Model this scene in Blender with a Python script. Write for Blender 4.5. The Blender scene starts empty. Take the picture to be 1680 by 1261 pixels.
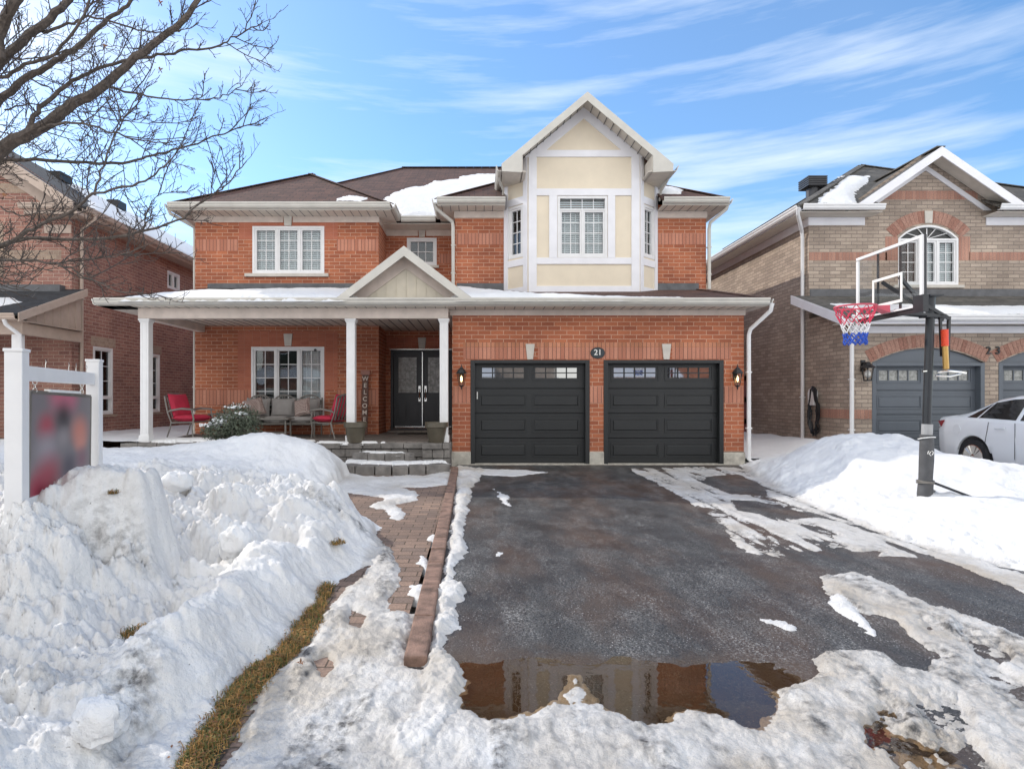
import bpy, math, random
import numpy as np
from mathutils import Vector, Matrix
random.seed(7)
SC = bpy.context.scene
COL = SC.collection
F0, CU, CV, CH = 965.0, 787.0, 652.0, 1.39       # focal length in photo pixels, vanishing point, eye height

def P(u, v, Y):                                   # a photo pixel seen at depth Y, as a place in the world
    return (u-CU)*Y/F0, Y, CH-(v-CV)*Y/F0
def G(u, v):                                      # a photo pixel on the sloping ground
    Y = F0*1.61/((v-CV)+17.4)
    return (u-CU)*Y/F0, Y
# ---------------------------------------------------------------- noise (numpy)
def _h(ix, iy, s):
    a = (ix.astype(np.int64)*374761393 + iy.astype(np.int64)*668265263 + s*1442695041) & 0xffffffff
    a = ((a ^ (a >> 13))*1274126177) & 0xffffffff
    a = (a ^ (a >> 16)) & 0xffffffff
    return a/4294967295.0
def vn(x, y, s=0):
    x = np.asarray(x, float); y = np.asarray(y, float)
    ix = np.floor(x); iy = np.floor(y); fx = x-ix; fy = y-iy
    fx = fx*fx*fx*(fx*(fx*6-15)+10); fy = fy*fy*fy*(fy*(fy*6-15)+10)
    a = _h(ix, iy, s); b = _h(ix+1, iy, s); c = _h(ix, iy+1, s); d = _h(ix+1, iy+1, s)
    return (a+(b-a)*fx)*(1-fy) + (c+(d-c)*fx)*fy
def fbm(x, y, s=0, o=4, g=.5):
    t = 0; a = 1; n = 0
    for i in range(o):
        ca, sa = math.cos(i*1.1), math.sin(i*1.1)
        t = t + a*(vn(x*ca-y*sa, x*sa+y*ca, s+i*17)*2-1); n += a; a *= g; x = x*2.03; y = y*2.03
    return t/n
def domes(x, y, cell, s=0, dens=.8):              # rounded clods
    X = x/cell; Y = y/cell; ix = np.floor(X); iy = np.floor(Y); best = np.zeros_like(X)
    for i in (-1, 0, 1):
        for j in (-1, 0, 1):
            cx = ix+i; cy = iy+j
            r = (.25+.5*_h(cx, cy, s+5))*(_h(cx, cy, s+9) < dens)
            d2 = (cx+_h(cx, cy, s)-X)**2+(cy+_h(cx, cy, s+3)-Y)**2
            best = np.maximum(best, r*.85*(np.maximum(1-d2/np.maximum(r*r, 1e-4), 0))**.72)
    return best*cell
def sst(a, b, x):
    t = np.clip((x-a)/(b-a), 0, 1); return t*t*(3-2*t)
def sdp(poly, x, y):                              # signed distance, inside positive
    p = np.array(poly, float); d = np.full(x.shape, 1e9); ins = np.zeros(x.shape, bool)
    for k in range(len(p)):
        ax, ay = p[k]; bx, by = p[(k+1) % len(p)]
        ex, ey = bx-ax, by-ay; L = ex*ex+ey*ey+1e-12
        t = np.clip(((x-ax)*ex+(y-ay)*ey)/L, 0, 1)
        d = np.minimum(d, (x-ax-t*ex)**2+(y-ay-t*ey)**2)
        c = ((ay > y) != (by > y))
        with np.errstate(divide='ignore', invalid='ignore'):
            xi = ax+(y-ay)*(ex)/(ey if ey else 1e-12)
        ins ^= c & (x < xi)
    return np.where(ins, 1, -1)*np.sqrt(d)
# ---------------------------------------------------------------- materials
def mat(name): 
    m = bpy.data.materials.new(name); m.use_nodes = True
    nt = m.node_tree; return m, nt, nt.nodes['Principled BSDF'], nt.nodes, nt.links
def N(ns, t, **k):
    n = ns.new('ShaderNode'+t)
    for a, b in k.items():
        if a.startswith('i_'): n.inputs[a[2:].replace('_', ' ')].default_value = b
        else: setattr(n, a, b)
    return n
def rgb(c): return (c[0], c[1], c[2], 1)
def mixc(ns, ls, fac, a, b, bt='MIX'):
    m = N(ns, 'Mix', data_type='RGBA', blend_type=bt)
    for i, v in ((0, fac), (6, a), (7, b)):
        if hasattr(v, 'links'): ls.new(v, m.inputs[i])
        else: m.inputs[i].default_value = v if i == 0 else rgb(v)
    return m.outputs[2]
def ramp(ns, ls, src, p0, p1, c0=(0, 0, 0), c1=(1, 1, 1)):
    r = N(ns, 'ValToRGB'); e = r.color_ramp.elements
    e[0].position = p0; e[1].position = p1; e[0].color = rgb(c0); e[1].color = rgb(c1)
    ls.new(src, r.inputs[0]); return r.outputs[0]
def noise(ns, ls, vec, scale, detail=4, rough=.55, out=0, sc=None):
    n = N(ns, 'TexNoise'); n.inputs['Scale'].default_value = scale; n.inputs['Detail'].default_value = detail
    n.inputs['Roughness'].default_value = rough
    if sc:
        mp = N(ns, 'Mapping'); mp.inputs['Scale'].default_value = sc; ls.new(vec, mp.inputs[0]); vec = mp.outputs[0]
    ls.new(vec, n.inputs['Vector']); return n.outputs[out]
def bump(ns, ls, bs, h, dist, strength=1, prev=None):
    b = N(ns, 'Bump'); b.inputs['Distance'].default_value = dist; b.inputs['Strength'].default_value = strength
    ls.new(h, b.inputs['Height'])
    if prev is not None: ls.new(prev, b.inputs['Normal'])
    ls.new(b.outputs[0], bs.inputs['Normal']); return b.outputs[0]
def plain(name, c, rough=.5, metal=0, var=.12, vs=6, bmp=0, bs_=40, spec=None):
    m, nt, bs, ns, ls = mat(name)
    tc = N(ns, 'TexCoord'); n = noise(ns, ls, tc.outputs['Object'], vs, 5)
    lo = tuple(x*(1-var) for x in c); hi = tuple(min(x*(1+var), .95) for x in c)
    ls.new(mixc(ns, ls, ramp(ns, ls, n, .3, .7), lo, hi), bs.inputs['Base Color'])
    bs.inputs['Roughness'].default_value = rough; bs.inputs['Metallic'].default_value = metal
    if spec is not None: bs.inputs['Specular IOR Level'].default_value = spec
    if bmp: bump(ns, ls, bs, noise(ns, ls, tc.outputs['Object'], bs_, 4), bmp)
    return m
def brick(name, c1, c2, cm, w=.263, h=.089, ms=.007, off=.5, bias=0, stain=.42, mot=.25, dark=None):
    m, nt, bs, ns, ls = mat(name)
    uv = N(ns, 'UVMap').outputs[0]
    wob = noise(ns, ls, uv, 9, 2, out=1)
    mx = N(ns, 'VectorMath', operation='SCALE'); ls.new(wob, mx.inputs[0]); mx.inputs['Scale'].default_value = .006
    ad = N(ns, 'VectorMath', operation='ADD'); ls.new(uv, ad.inputs[0]); ls.new(mx.outputs[0], ad.inputs[1])
    b = N(ns, 'TexBrick', offset=off); ls.new(ad.outputs[0], b.inputs['Vector'])
    b.inputs['Color1'].default_value = rgb(c1); b.inputs['Color2'].default_value = rgb(c2); b.inputs['Mortar'].default_value = rgb(cm)
    b.inputs['Scale'].default_value = 1; b.inputs['Mortar Size'].default_value = ms; b.inputs['Mortar Smooth'].default_value = .25
    b.inputs['Bias'].default_value = bias; b.inputs['Brick Width'].default_value = w; b.inputs['Row Height'].default_value = h
    c = b.outputs[0]
    n1 = noise(ns, ls, uv, 55, 4); n2 = noise(ns, ls, uv, .9, 4); n3 = noise(ns, ls, uv, 14, 3)
    c = mixc(ns, ls, mot, c, ramp(ns, ls, n1, .3, .7, (.2, .2, .2), (.95, .95, .95)), 'OVERLAY')
    c = mixc(ns, ls, stain, c, ramp(ns, ls, n2, .35, .7, (.35, .33, .32), (.75, .73, .7)), 'OVERLAY')
    # mortar is smeared thin in places: pale, not continuous
    if dark: c = mixc(ns, ls, ramp(ns, ls, n3, .62, .75, (0, 0, 0), (.5, .5, .5)), c, dark)
    ls.new(c, bs.inputs['Base Color']); bs.inputs['Roughness'].default_value = .88
    inv = N(ns, 'Math', operation='SUBTRACT'); inv.inputs[0].default_value = 1; ls.new(b.outputs[1], inv.inputs[1])
    p = bump(ns, ls, bs, inv.outputs[0], .006, .8); bump(ns, ls, bs, n1, .0025, .7, p)
    return m
def shingle(name, c1, c2, cg, w=.32, h=.14):
    m, nt, bs, ns, ls = mat(name)
    uv = N(ns, 'UVMap').outputs[0]
    b = N(ns, 'TexBrick', offset=.37); ls.new(uv, b.inputs['Vector'])
    b.inputs['Color1'].default_value = rgb(c1); b.inputs['Color2'].default_value = rgb(c2); b.inputs['Mortar'].default_value = rgb(cg)
    b.inputs['Scale'].default_value = 1; b.inputs['Mortar Size'].default_value = .009; b.inputs['Brick Width'].default_value = w
    b.inputs['Row Height'].default_value = h; b.inputs['Mortar Smooth'].default_value = .4
    c = mixc(ns, ls, .45, b.outputs[0], ramp(ns, ls, noise(ns, ls, uv, 3, 5), .3, .7, (.25, .25, .25), (.75, .75, .75)), 'OVERLAY')
    c = mixc(ns, ls, .5, c, ramp(ns, ls, noise(ns, ls, uv, 120, 2), .3, .7, (.25, .25, .25), (.8, .8, .8)), 'OVERLAY')
    ls.new(c, bs.inputs['Base Color']); bs.inputs['Roughness'].default_value = .9
    inv = N(ns, 'Math', operation='SUBTRACT'); inv.inputs[0].default_value = 1; ls.new(b.outputs[1], inv.inputs[1])
    bump(ns, ls, bs, inv.outputs[0], .012, .9)
    return m
def schlick(ns, ls, f0, k=1.0):
    ge = N(ns, 'NewGeometry'); dp = N(ns, 'VectorMath', operation='DOT_PRODUCT'); ls.new(ge.outputs['Normal'], dp.inputs[0]); ls.new(ge.outputs['Incoming'], dp.inputs[1])
    ab = N(ns, 'Math', operation='ABSOLUTE'); ls.new(dp.outputs['Value'], ab.inputs[0])
    om = N(ns, 'Math', operation='SUBTRACT', use_clamp=True); om.inputs[0].default_value = 1; ls.new(ab.outputs[0], om.inputs[1])
    pw = N(ns, 'Math', operation='POWER'); ls.new(om.outputs[0], pw.inputs[0]); pw.inputs[1].default_value = 5
    ma = N(ns, 'Math', operation='MULTIPLY_ADD', use_clamp=True); ls.new(pw.outputs[0], ma.inputs[0]); ma.inputs[1].default_value = (1-f0)*k; ma.inputs[2].default_value = f0*k
    return ma.outputs[0]
def glass_mat(name, tint=(.88, .91, .92), ior=1.5):
    m, nt, bs, ns, ls = mat(name); ns.remove(bs); out = ns['Material Output']
    t = N(ns, 'BsdfTransparent'); t.inputs[0].default_value = rgb(tint)
    g = N(ns, 'BsdfGlossy'); g.inputs['Roughness'].default_value = .01
    tc = N(ns, 'TexCoord'); bb = N(ns, 'Bump'); bb.inputs['Distance'].default_value = .02; bb.inputs['Strength'].default_value = .25
    ls.new(noise(ns, ls, tc.outputs['Object'], 1.6, 1), bb.inputs['Height']); ls.new(bb.outputs[0], g.inputs['Normal'])
    mu = schlick(ns, ls, .05 if ior > 1.4 else .03, 1.2)
    mx = N(ns, 'MixShader'); ls.new(mu, mx.inputs[0]); ls.new(t.outputs[0], mx.inputs[1]); ls.new(g.outputs[0], mx.inputs[2])
    ls.new(mx.outputs[0], out.inputs[0]); return m
def emit(name, c, s):
    m, nt, bs, ns, ls = mat(name)
    bs.inputs['Base Color'].default_value = rgb(c); bs.inputs['Emission Color'].default_value = rgb(c); bs.inputs['Emission Strength'].default_value = s
    return m

M = {}
M['brick'] = brick('red_brick', (.41, .135, .064), (.28, .084, .042), (.55, .35, .25), dark=(.17, .062, .036), ms=.006)
M['soldier'] = brick('soldier_brick', (.50, .225, .15), (.38, .15, .095), (.17, .085, .06), w=.085, h=100, ms=.0065, off=0, stain=.3, dark=(.38, .2, .1))
M['header'] = brick('header_brick', (.5, .22, .13), (.36, .15, .08), (.17, .085, .06), w=.085, h=100, ms=.0065, off=0, stain=.4, dark=(.4, .27, .12))
M['smooth_brick'] = brick('surround_brick', (.42, .145, .085), (.37, .12, .07), (.45, .22, .16), w=.2, h=.089, ms=.003, off=0)
M['pinkbrick'] = brick('pink_brick', (.32, .165, .125), (.22, .105, .085), (.42, .33, .27), ms=.006, mot=.5)
M['greybrick'] = brick('buff_brick', (.36, .27, .20), (.27, .19, .145), (.36, .29, .23), w=.12, mot=.4)
M['tanbrick'] = brick('tan_brick', (.41, .335, .27), (.285, .23, .185), (.20, .165, .14), w=.263, h=.089, ms=.008, mot=.35)
M['tanred'] = brick('rust_soldier_brick', (.38, .21, .155), (.30, .155, .115), (.25, .17, .14), w=.085, h=100, ms=.005, off=0, mot=.5)
M['roof'] = shingle('brown_shingles', (.115, .058, .043), (.072, .038, .03), (.025, .018, .016))
M['roofdark'] = shingle('dark_shingles', (.035, .037, .04), (.022, .023, .026), (.01, .01, .01))
M['roofgrey'] = shingle('grey_shingles', (.12, .11, .095), (.075, .07, .062), (.03, .028, .025))
M['white'] = plain('white_vinyl', (.74, .73, .72), .4, var=.04)
M['almond'] = plain('almond_metal', (.55, .525, .47), .45, var=.08, vs=3)
M['beam'] = plain('faded_trim_board', (.62, .53, .46), .6, var=.12, vs=4)
M['soffit'] = plain('soffit_metal', (.60, .55, .48), .55, var=.08)
M['tanmetal'] = plain('tan_metal', (.46, .36, .29), .5, var=.08)
M['trim'] = plain('painted_trim', (.76, .75, .77), .5, var=.05, vs=3)
M['stucco'] = plain('cream_stucco', (.75, .655, .51), .9, var=.05, vs=2, bmp=.004, bs_=160)
M['siding'] = plain('cream_siding', (.66, .60, .48), .6, var=.05)
M['stone'] = plain('cast_stone', (.56, .52, .46), .85, var=.1, bmp=.004, bs_=60)
M['concrete'] = plain('foundation_concrete', (.45, .42, .36), .9, var=.25, vs=9, bmp=.01, bs_=25)
M['block'] = plain('grey_block', (.185, .17, .155), .85, var=.35, vs=5, bmp=.02, bs_=18)
M['black'] = plain('black_metal', (.012, .012, .014), .4, var=.2)
M['flash'] = plain('flashing', (.10, .10, .105), .6, var=.25)
M['garage'] = plain('charcoal_door', (.014, .0155, .016), .42, var=.12, vs=2)
M['garage2'] = plain('slate_door', (.105, .12, .14), .45, var=.06, vs=2)
M['door'] = plain('dark_entry_door', (.026, .026, .028), .4, var=.1)
M['maroon'] = plain('maroon_door', (.16, .02, .025), .5, var=.1)
M['glass'] = glass_mat('window_glass')
M['darkglass'] = plain('tinted_glass', (.012, .012, .013), .06, var=.1)
M['frost'] = plain('leaded_glass', (.30, .30, .28), .18, var=.45, vs=14)
M['garageglass'] = plain('garage_glass', (.02, .022, .024), .03, var=.4, spec=1.0)
M['garageglass'].node_tree.nodes['Principled BSDF'].inputs['IOR'].default_value = 2.4
M['blind'] = plain('white_blind', (.74, .74, .72), .55, var=.04)
M['chrome'] = plain('chrome', (.7, .69, .66), .2, 1, var=.05)
M['alu'] = plain('weathered_aluminium', (.20, .185, .165), .45, .4, var=.2)
M['red'] = plain('red_fabric', (.48, .025, .06), .85, var=.12, bmp=.003, bs_=120)
M['greyfab'] = plain('grey_fabric', (.30, .28, .265), .9, var=.08, bmp=.003, bs_=120)
M['pot'] = plain('bronze_planter', (.10, .085, .06), .38, var=.2)
M['twig'] = plain('twig_bark', (.065, .052, .045), .85, var=.4, vs=30)
M['bark'] = plain('grey_bark', (.10, .08, .066), .85, var=.45, vs=30, bmp=.01, bs_=60)
M['wood'] = plain('dark_wood', (.10, .045, .03), .6, var=.4, vs=12)
M['lettering'] = plain('white_lettering', (.75, .74, .7), .5, var=.05)
M['carpaint'] = plain('white_car_paint', (.78, .79, .80), .22, var=.02, vs=1)
M['carpaint'].node_tree.nodes['Principled BSDF'].inputs['Coat Weight'].default_value = .8
M['tyre'] = plain('tyre_rubber', (.018, .018, .019), .8, var=.2)
M['lamp'] = emit('lamp_bulb', (1, .62, .28), 6)
M['redlens'] = plain('red_lens', (.32, .01, .015), .12, var=.2)
M['pad'] = plain('grey_pole_padding', (.075, .075, .078), .7, var=.25, vs=8, bmp=.004, bs_=30)
M['polemetal'] = plain('black_pole_paint', (.022, .024, .028), .35, var=.2)
M['orange'] = plain('orange_plastic', (.75, .07, .02), .4, var=.05)
M['gold'] = plain('gold_cylinder', (.55, .33, .10), .35, .5, var=.1)
M['rim'] = plain('rim_paint', (.62, .10, .14), .45, var=.1)
M['netred'] = plain('red_net', (.65, .05, .10), .8, var=.1)
M['netwhite'] = plain('white_net', (.8, .8, .78), .8, var=.05)
M['netblue'] = plain('blue_net', (.03, .09, .45), .8, var=.1)
M['leafdry'] = plain('dry_leaf', (.22, .095, .04), .8, var=.4, vs=30)
M['evergreen'] = plain('evergreen_leaf', (.085, .10, .065), .75, var=.5, vs=9)
M['grass'] = plain('winter_grass', (.10, .115, .03), .85, var=.5, vs=8)
M['straw'] = plain('straw', (.40, .22, .07), .85, var=.5, vs=12)
M['kerb'] = plain('red_kerb_stone', (.22, .135, .10), .88, var=.5, vs=9, bmp=.01, bs_=70)
# ---------------------------------------------------------------- mesh builder
class MB:
    def __init__(s): s.v = []; s.f = []; s.m = []; s.cuts = []
    def face(s, pts, m=0):
        i = len(s.v); s.v += [tuple(p) for p in pts]; s.f.append(tuple(range(i, i+len(pts)))); s.m.append(m)
    def hexa(s, p, m=0):                          # p: 8 points, bottom ring then top ring
        i = len(s.v); s.v += [tuple(q) for q in p]
        for f in ((3, 2, 1, 0), (4, 5, 6, 7), (0, 1, 5, 4), (1, 2, 6, 5), (2, 3, 7, 6), (3, 0, 4, 7)):
            s.f.append(tuple(i+k for k in f)); s.m.append(m)
    def box(s, x0, x1, y0, y1, z0, z1, m=0):
        s.hexa([(x0, y0, z0), (x1, y0, z0), (x1, y1, z0), (x0, y1, z0), (x0, y0, z1), (x1, y0, z1), (x1, y1, z1), (x0, y1, z1)], m)
    def fbox(s, F, u0, u1, d0, d1, z0, z1, m=0):   # a box on a wall face; d is out of the wall
        s.hexa([F(u0, d1, z0), F(u1, d1, z0), F(u1, d0, z0), F(u0, d0, z0), F(u0, d1, z1), F(u1, d1, z1), F(u1, d0, z1), F(u0, d0, z1)], m)
    def prism(s, pts, vec, m=0):
        i = len(s.v); n = len(pts); s.v += [tuple(p) for p in pts]+[tuple(Vector(p)+Vector(vec)) for p in pts]
        s.f.append(tuple(range(i+n-1, i-1, -1))); s.m.append(m); s.f.append(tuple(range(i+n, i+2*n))); s.m.append(m)
        for k in range(n):
            j = (k+1) % n; s.f.append((i+k, i+j, i+n+j, i+n+k)); s.m.append(m)
    def bar(s, a, b, w, h, m=0, up=(0, 0, 1)):     # rectangular bar between two points
        a = Vector(a); b = Vector(b); d = (b-a).normalized(); up = Vector(up)
        if abs(d.dot(up)) > .98: up = Vector((0, 1, 0))
        sx = d.cross(up).normalized()*w/2; sy = sx.cross(d).normalized()*h/2
        s.hexa([a-sx-sy, a+sx-sy, b+sx-sy, b-sx-sy, a-sx+sy, a+sx+sy, b+sx+sy, b-sx+sy], m)
    def tube(s, pts, r, n=8, m=0, cap=True):
        pts = [Vector(p) for p in pts]; k = len(pts)
        if not hasattr(r, '__len__'): r = [r]*k
        base = len(s.v); pu = None
        for i, p in enumerate(pts):
            d = (pts[min(i+1, k-1)]-pts[max(i-1, 0)])
            d = d.normalized() if d.length > 1e-9 else Vector((0, 0, 1))
            if pu is None:
                pu = Vector((0, 0, 1)) if abs(d.z) < .9 else Vector((1, 0, 0))
            sx = d.cross(pu).normalized(); sy = sx.cross(d).normalized(); pu = sy
            for j in range(n):
                a = 2*math.pi*(j+.5)/n; s.v.append(tuple(p+(sx*math.cos(a)+sy*math.sin(a))*r[i]))
        for i in range(k-1):
            for j in range(n):
                a = base+i*n+j; b = base+i*n+(j+1) % n
                s.f.append((a, b, b+n, a+n)); s.m.append(m)
        if cap:
            s.f.append(tuple(base+j for j in range(n-1, -1, -1))); s.m.append(m)
            s.f.append(tuple(base+(k-1)*n+j for j in range(n))); s.m.append(m)
    def lathe(s, cx, cy, prof, n=20, m=0, cz=0, ax='z', squash=1):
        b = len(s.v); k = len(prof)
        for r, z in prof:
            for j in range(n):
                a = 2*math.pi*j/n; c, d = r*math.cos(a), r*math.sin(a)*squash
                s.v.append((cx+c, cy+d, cz+z) if ax == 'z' else (cx+c, cy+z, cz+d) if ax == 'y' else (cx+z, cy+c, cz+d))
        for i in range(k-1):
            for j in range(n):
                j2 = (j+1) % n; q = (b+i*n+j, b+i*n+j2, b+(i+1)*n+j2, b+(i+1)*n+j)
                s.f.append(q if ax == 'z' else q[::-1] if ax == 'y' else q); s.m.append(m)
        s.f.append(tuple(b+j for j in range(n-1, -1, -1))); s.m.append(m)
        s.f.append(tuple(b+(k-1)*n+j for j in range(n))); s.m.append(m)
    def cut(s): s.cuts = getattr(s, 'cuts', [])+[len(s.f)]
    def build(s, name, mats, parent=None, smooth=False, bevel=0, each=False):
        if each or getattr(s, 'cuts', None):
            par = list(range(len(s.v)))
            def root(i):
                while par[i] != i: par[i] = par[par[i]]; i = par[i]
                return i
            if each:
                for f in s.f:
                    for k in f[1:]: par[root(k)] = root(f[0])
                key = lambda i: root(s.f[i][0])
            else:
                cs = s.cuts; key = lambda i: sum(1 for c in cs if c <= i)
            gr = {}
            for i in range(len(s.f)): gr.setdefault(key(i), []).append(i)
            o = None
            for fs in gr.values():
                mb = MB(); mp = {}
                for i in fs:
                    for k in s.f[i]:
                        if k not in mp: mp[k] = len(mb.v); mb.v.append(s.v[k])
                    mb.f.append(tuple(mp[k] for k in s.f[i])); mb.m.append(s.m[i])
                o = mb.build(name, mats, parent, smooth, bevel)
            return o
        me = bpy.data.meshes.new(name); org = parent_loc(parent)
        vs = s.v if org is None else [(x-org[0], y-org[1], z-org[2]) for x, y, z in s.v]
        me.from_pydata(vs, [], s.f)
        if not isinstance(mats, (list, tuple)): mats = [mats]
        for m in mats: me.materials.append(m)
        me.polygons.foreach_set('material_index', s.m)
        uv = me.uv_layers.new(name='UVMap').data
        for p in me.polygons:
            n = p.normal
            if abs(n.z) > .985: U = Vector((1, 0, 0)); V = Vector((0, 1, 0))
            else:
                U = Vector((0, 0, 1)).cross(n).normalized(); V = n.cross(U)
            for li in p.loop_indices:
                c = Vector(s.v[me.loops[li].vertex_index]); uv[li].uv = (c.dot(U)+50, c.dot(V)+20)
        if smooth:
            me.polygons.foreach_set('use_smooth', [True]*len(me.polygons))
            try: me.set_sharp_from_angle(angle=math.radians(40))
            except Exception: pass
        me.update()
        o = bpy.data.objects.new(name, me); COL.objects.link(o)
        if bevel:
            b = o.modifiers.new('bevel', 'BEVEL'); b.width = bevel; b.segments = 2; b.limit_method = 'ANGLE'
        if parent is not None: o.parent = parent
        return o
def parent_loc(p):
    if p is None: return None
    l = Vector((0, 0, 0))
    while p is not None: l = l+p.location; p = p.parent
    return l
def tag(o, label=None, cat=None, group=None, kind=None):
    for k, v in (('label', label), ('category', cat), ('group', group), ('kind', kind)):
        if v: o[k] = v
    return o
def thing(name, loc, label, cat, group=None):
    o = bpy.data.objects.new(name, None); COL.objects.link(o); o.location = loc; o.empty_display_size = .1
    return tag(o, label, cat, group)
def copy_thing(root, loc, label, group=None):
    def rec(o, par):
        c = o.copy(); COL.objects.link(c)
        if par is not None: c.parent = par
        for ch in [q for q in list(bpy.data.objects) if q.parent == o and q.name in allnames]: rec(ch, c)
        return c
    allnames = {q.name for q in bpy.data.objects}
    r = rec(root, None); r.location = loc; r['label'] = label
    if group: r['group'] = group
    return r
def face(o, U, Nn):
    o = Vector(o); U = Vector(U).normalized(); Nn = Vector(Nn).normalized()
    return lambda u, d, z: o+U*u+Nn*d+Vector((0, 0, z))
def front(y): return face((0, y, 0), (1, 0, 0), (0, -1, 0))
def sidew(x, s): return face((x, 0, 0), (0, 1, 0), (s, 0, 0))     # u is world Y
def wall(mb, F, u0, u1, z0, z1, holes=(), m=0, rev=.12):
    us = sorted({u0, u1, *[a for h in holes for a in h[:2]]}); zs = sorted({z0, z1, *[a for h in holes for a in h[2:4]]})
    for i in range(len(us)-1):
        for j in range(len(zs)-1):
            uc = (us[i]+us[i+1])/2; zc = (zs[j]+zs[j+1])/2
            if any(h[0] < uc < h[1] and h[2] < zc < h[3] for h in holes): continue
            q = [F(us[i], 0, zs[j]), F(us[i+1], 0, zs[j]), F(us[i+1], 0, zs[j+1]), F(us[i], 0, zs[j+1])]
            nn = (q[1]-q[0]).cross(q[3]-q[0]); out = F(0, 1, 0)-F(0, 0, 0)
            if nn.dot(out) < 0: q = q[::-1]
            mb.face(q, m)
    for h in holes:
        a, b, c, d = h[:4]
        mb.face([F(a, 0, c), F(a, -rev, c), F(a, -rev, d), F(a, 0, d)], m); mb.face([F(b, 0, c), F(b, 0, d), F(b, -rev, d), F(b, -rev, c)], m)
        mb.face([F(a, 0, d), F(a, -rev, d), F(b, -rev, d), F(b, 0, d)], m); 
        if c > z0+.001: mb.face([F(a, 0, c), F(b, 0, c), F(b, -rev, c), F(a, -rev, c)], m)
def window(par, F, u0, u1, z0, z1, ns, cols, rows, blinds=(), top=None, fw=.055, d=0, arch=0, mt=None, label=None):
    fr = MB(); pn = MB(); bl = MB(); mt = mt or M['white']
    b0, b1 = d-.09, d+.012
    fr.fbox(F, u0, u0+fw, b0, b1, z0, z1); fr.fbox(F, u1-fw, u1, b0, b1, z0, z1)
    fr.fbox(F, u0+fw, u1-fw, b0, b1, z0, z0+fw)
    if not arch: fr.fbox(F, u0+fw, u1-fw, b0, b1, z1-fw, z1)
    zt = z1-fw
    if top: zt = z1-fw-top
    if top or arch:
        fr.fbox(F, u0+fw, u1-fw, b0, b1-.004, zt-fw*.6, zt)
    iw = (u1-u0-2*fw)/ns; zz1 = zt-(fw*.6 if (top or arch) else 0)
    for k in range(ns):
        a = u0+fw+k*iw; b = a+iw; s_ = .042; c0 = z0+fw
        if k: fr.fbox(F, a-.018, a+.018, b0, b1-.003, c0, zz1)
        e0 = a+(.018 if k else 0); e1 = b-(.018 if k < ns-1 else 0)
        fr.fbox(F, e0, e0+s_, b0+.02, b1-.02, c0, zz1); fr.fbox(F, e1-s_, e1, b0+.02, b1-.02, c0, zz1)
        fr.fbox(F, e0+s_, e1-s_, b0+.02, b1-.02, c0, c0+s_); fr.fbox(F, e0+s_, e1-s_, b0+.02, b1-.02, zz1-s_, zz1)
        g0, g1, h0, h1 = e0+s_, e1-s_, c0+s_, zz1-s_
        for i in range(1, cols): x = g0+(g1-g0)*i/cols; fr.fbox(F, x-.009, x+.009, d-.052, d-.036, h0, h1)
        for i in range(1, rows):
            z = h0+(h1-h0)*i/rows; fr.fbox(F, g0, g1, d-.050, d-.038, z-.009, z+.009)
        pn.fbox(F, g0, g1, d-.062, d-.056, h0, h1)
        if blinds == 'all' or k in blinds:
            z = h0; 
            while z < h1:
                bl.hexa([F(g0-.02, d-.12, z), F(g1+.02, d-.12, z), F(g1+.02, d-.14, z+.040), F(g0-.02, d-.14, z+.040),
                         F(g0-.02, d-.12, z+.004), F(g1+.02, d-.12, z+.004), F(g1+.02, d-.14, z+.044), F(g0-.02, d-.14, z+.044)])
                z += .05
            for q in (.2, .8): x = g0+(g1-g0)*q; bl.fbox(F, x-.012, x+.012, d-.118, d-.112, h0, h1)
    if top and not arch:
        pn.fbox(F, u0+fw, u1-fw, d-.062, d-.056, zt, z1-fw)
        for i in range(1, 4): x = u0+fw+(u1-u0-2*fw)*i/4; fr.fbox(F, x-.009, x+.009, d-.05, d-.038, zt, z1-fw)
        if blinds:
            z = zt+.02
            while z < z1-fw-.03:
                bl.fbox(F, u0+fw, u1-fw, d-.12, d-.116, z, z+.03); z += .05
    o = fr.build('window', mt, par); 
    if label: o['label'] = label
    pn.build('pane', M['glass'], o)
    if bl.v: bl.build('blind', M['blind'], o)
    return o
def gutter(mb, a, b, out, m=0):
    mb.cut()                                       # K-profile gutter from a to b; point given is inner bottom
    a = Vector(a); b = Vector(b); o = Vector(out).normalized()
    pr = [(0, 0), (.07, 0), (.10, .035), (.105, .07), (.125, .095), (.125, .125), (.113, .125), (.1, .1), (.09, .075), (.085, .04), (.065, .012), (0, .012)]
    pts = [a+o*x+Vector((0, 0, z)) for x, z in pr]
    if (b-a).cross(Vector((0, 0, 1))).dot(o) < 0: pts = pts[::-1]
    mb.prism(pts, b-a, m)
def text_mesh(name, body, F, u, z, size, ext, m, par, spacing=1.0, d=.0):
    c = bpy.data.curves.new(name, 'FONT'); c.body = body; c.size = size; c.extrude = ext; c.align_x = 'CENTER'; c.align_y = 'CENTER'; c.space_line = spacing
    c.offset = size*.012
    t = bpy.data.objects.new(name, c); COL.objects.link(t)
    dg = bpy.context.evaluated_depsgraph_get(); me = bpy.data.meshes.new_from_object(t.evaluated_get(dg))
    bpy.data.objects.remove(t); 
    mb = MB()
    for v in me.vertices: mb.v.append(tuple(F(u+v.co.x, d+v.co.z, z+v.co.y)))
    for p in me.polygons: mb.f.append(tuple(p.vertices)); mb.m.append(0)
    bpy.data.meshes.remove(me)
    return mb.build(name, m, par)
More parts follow.
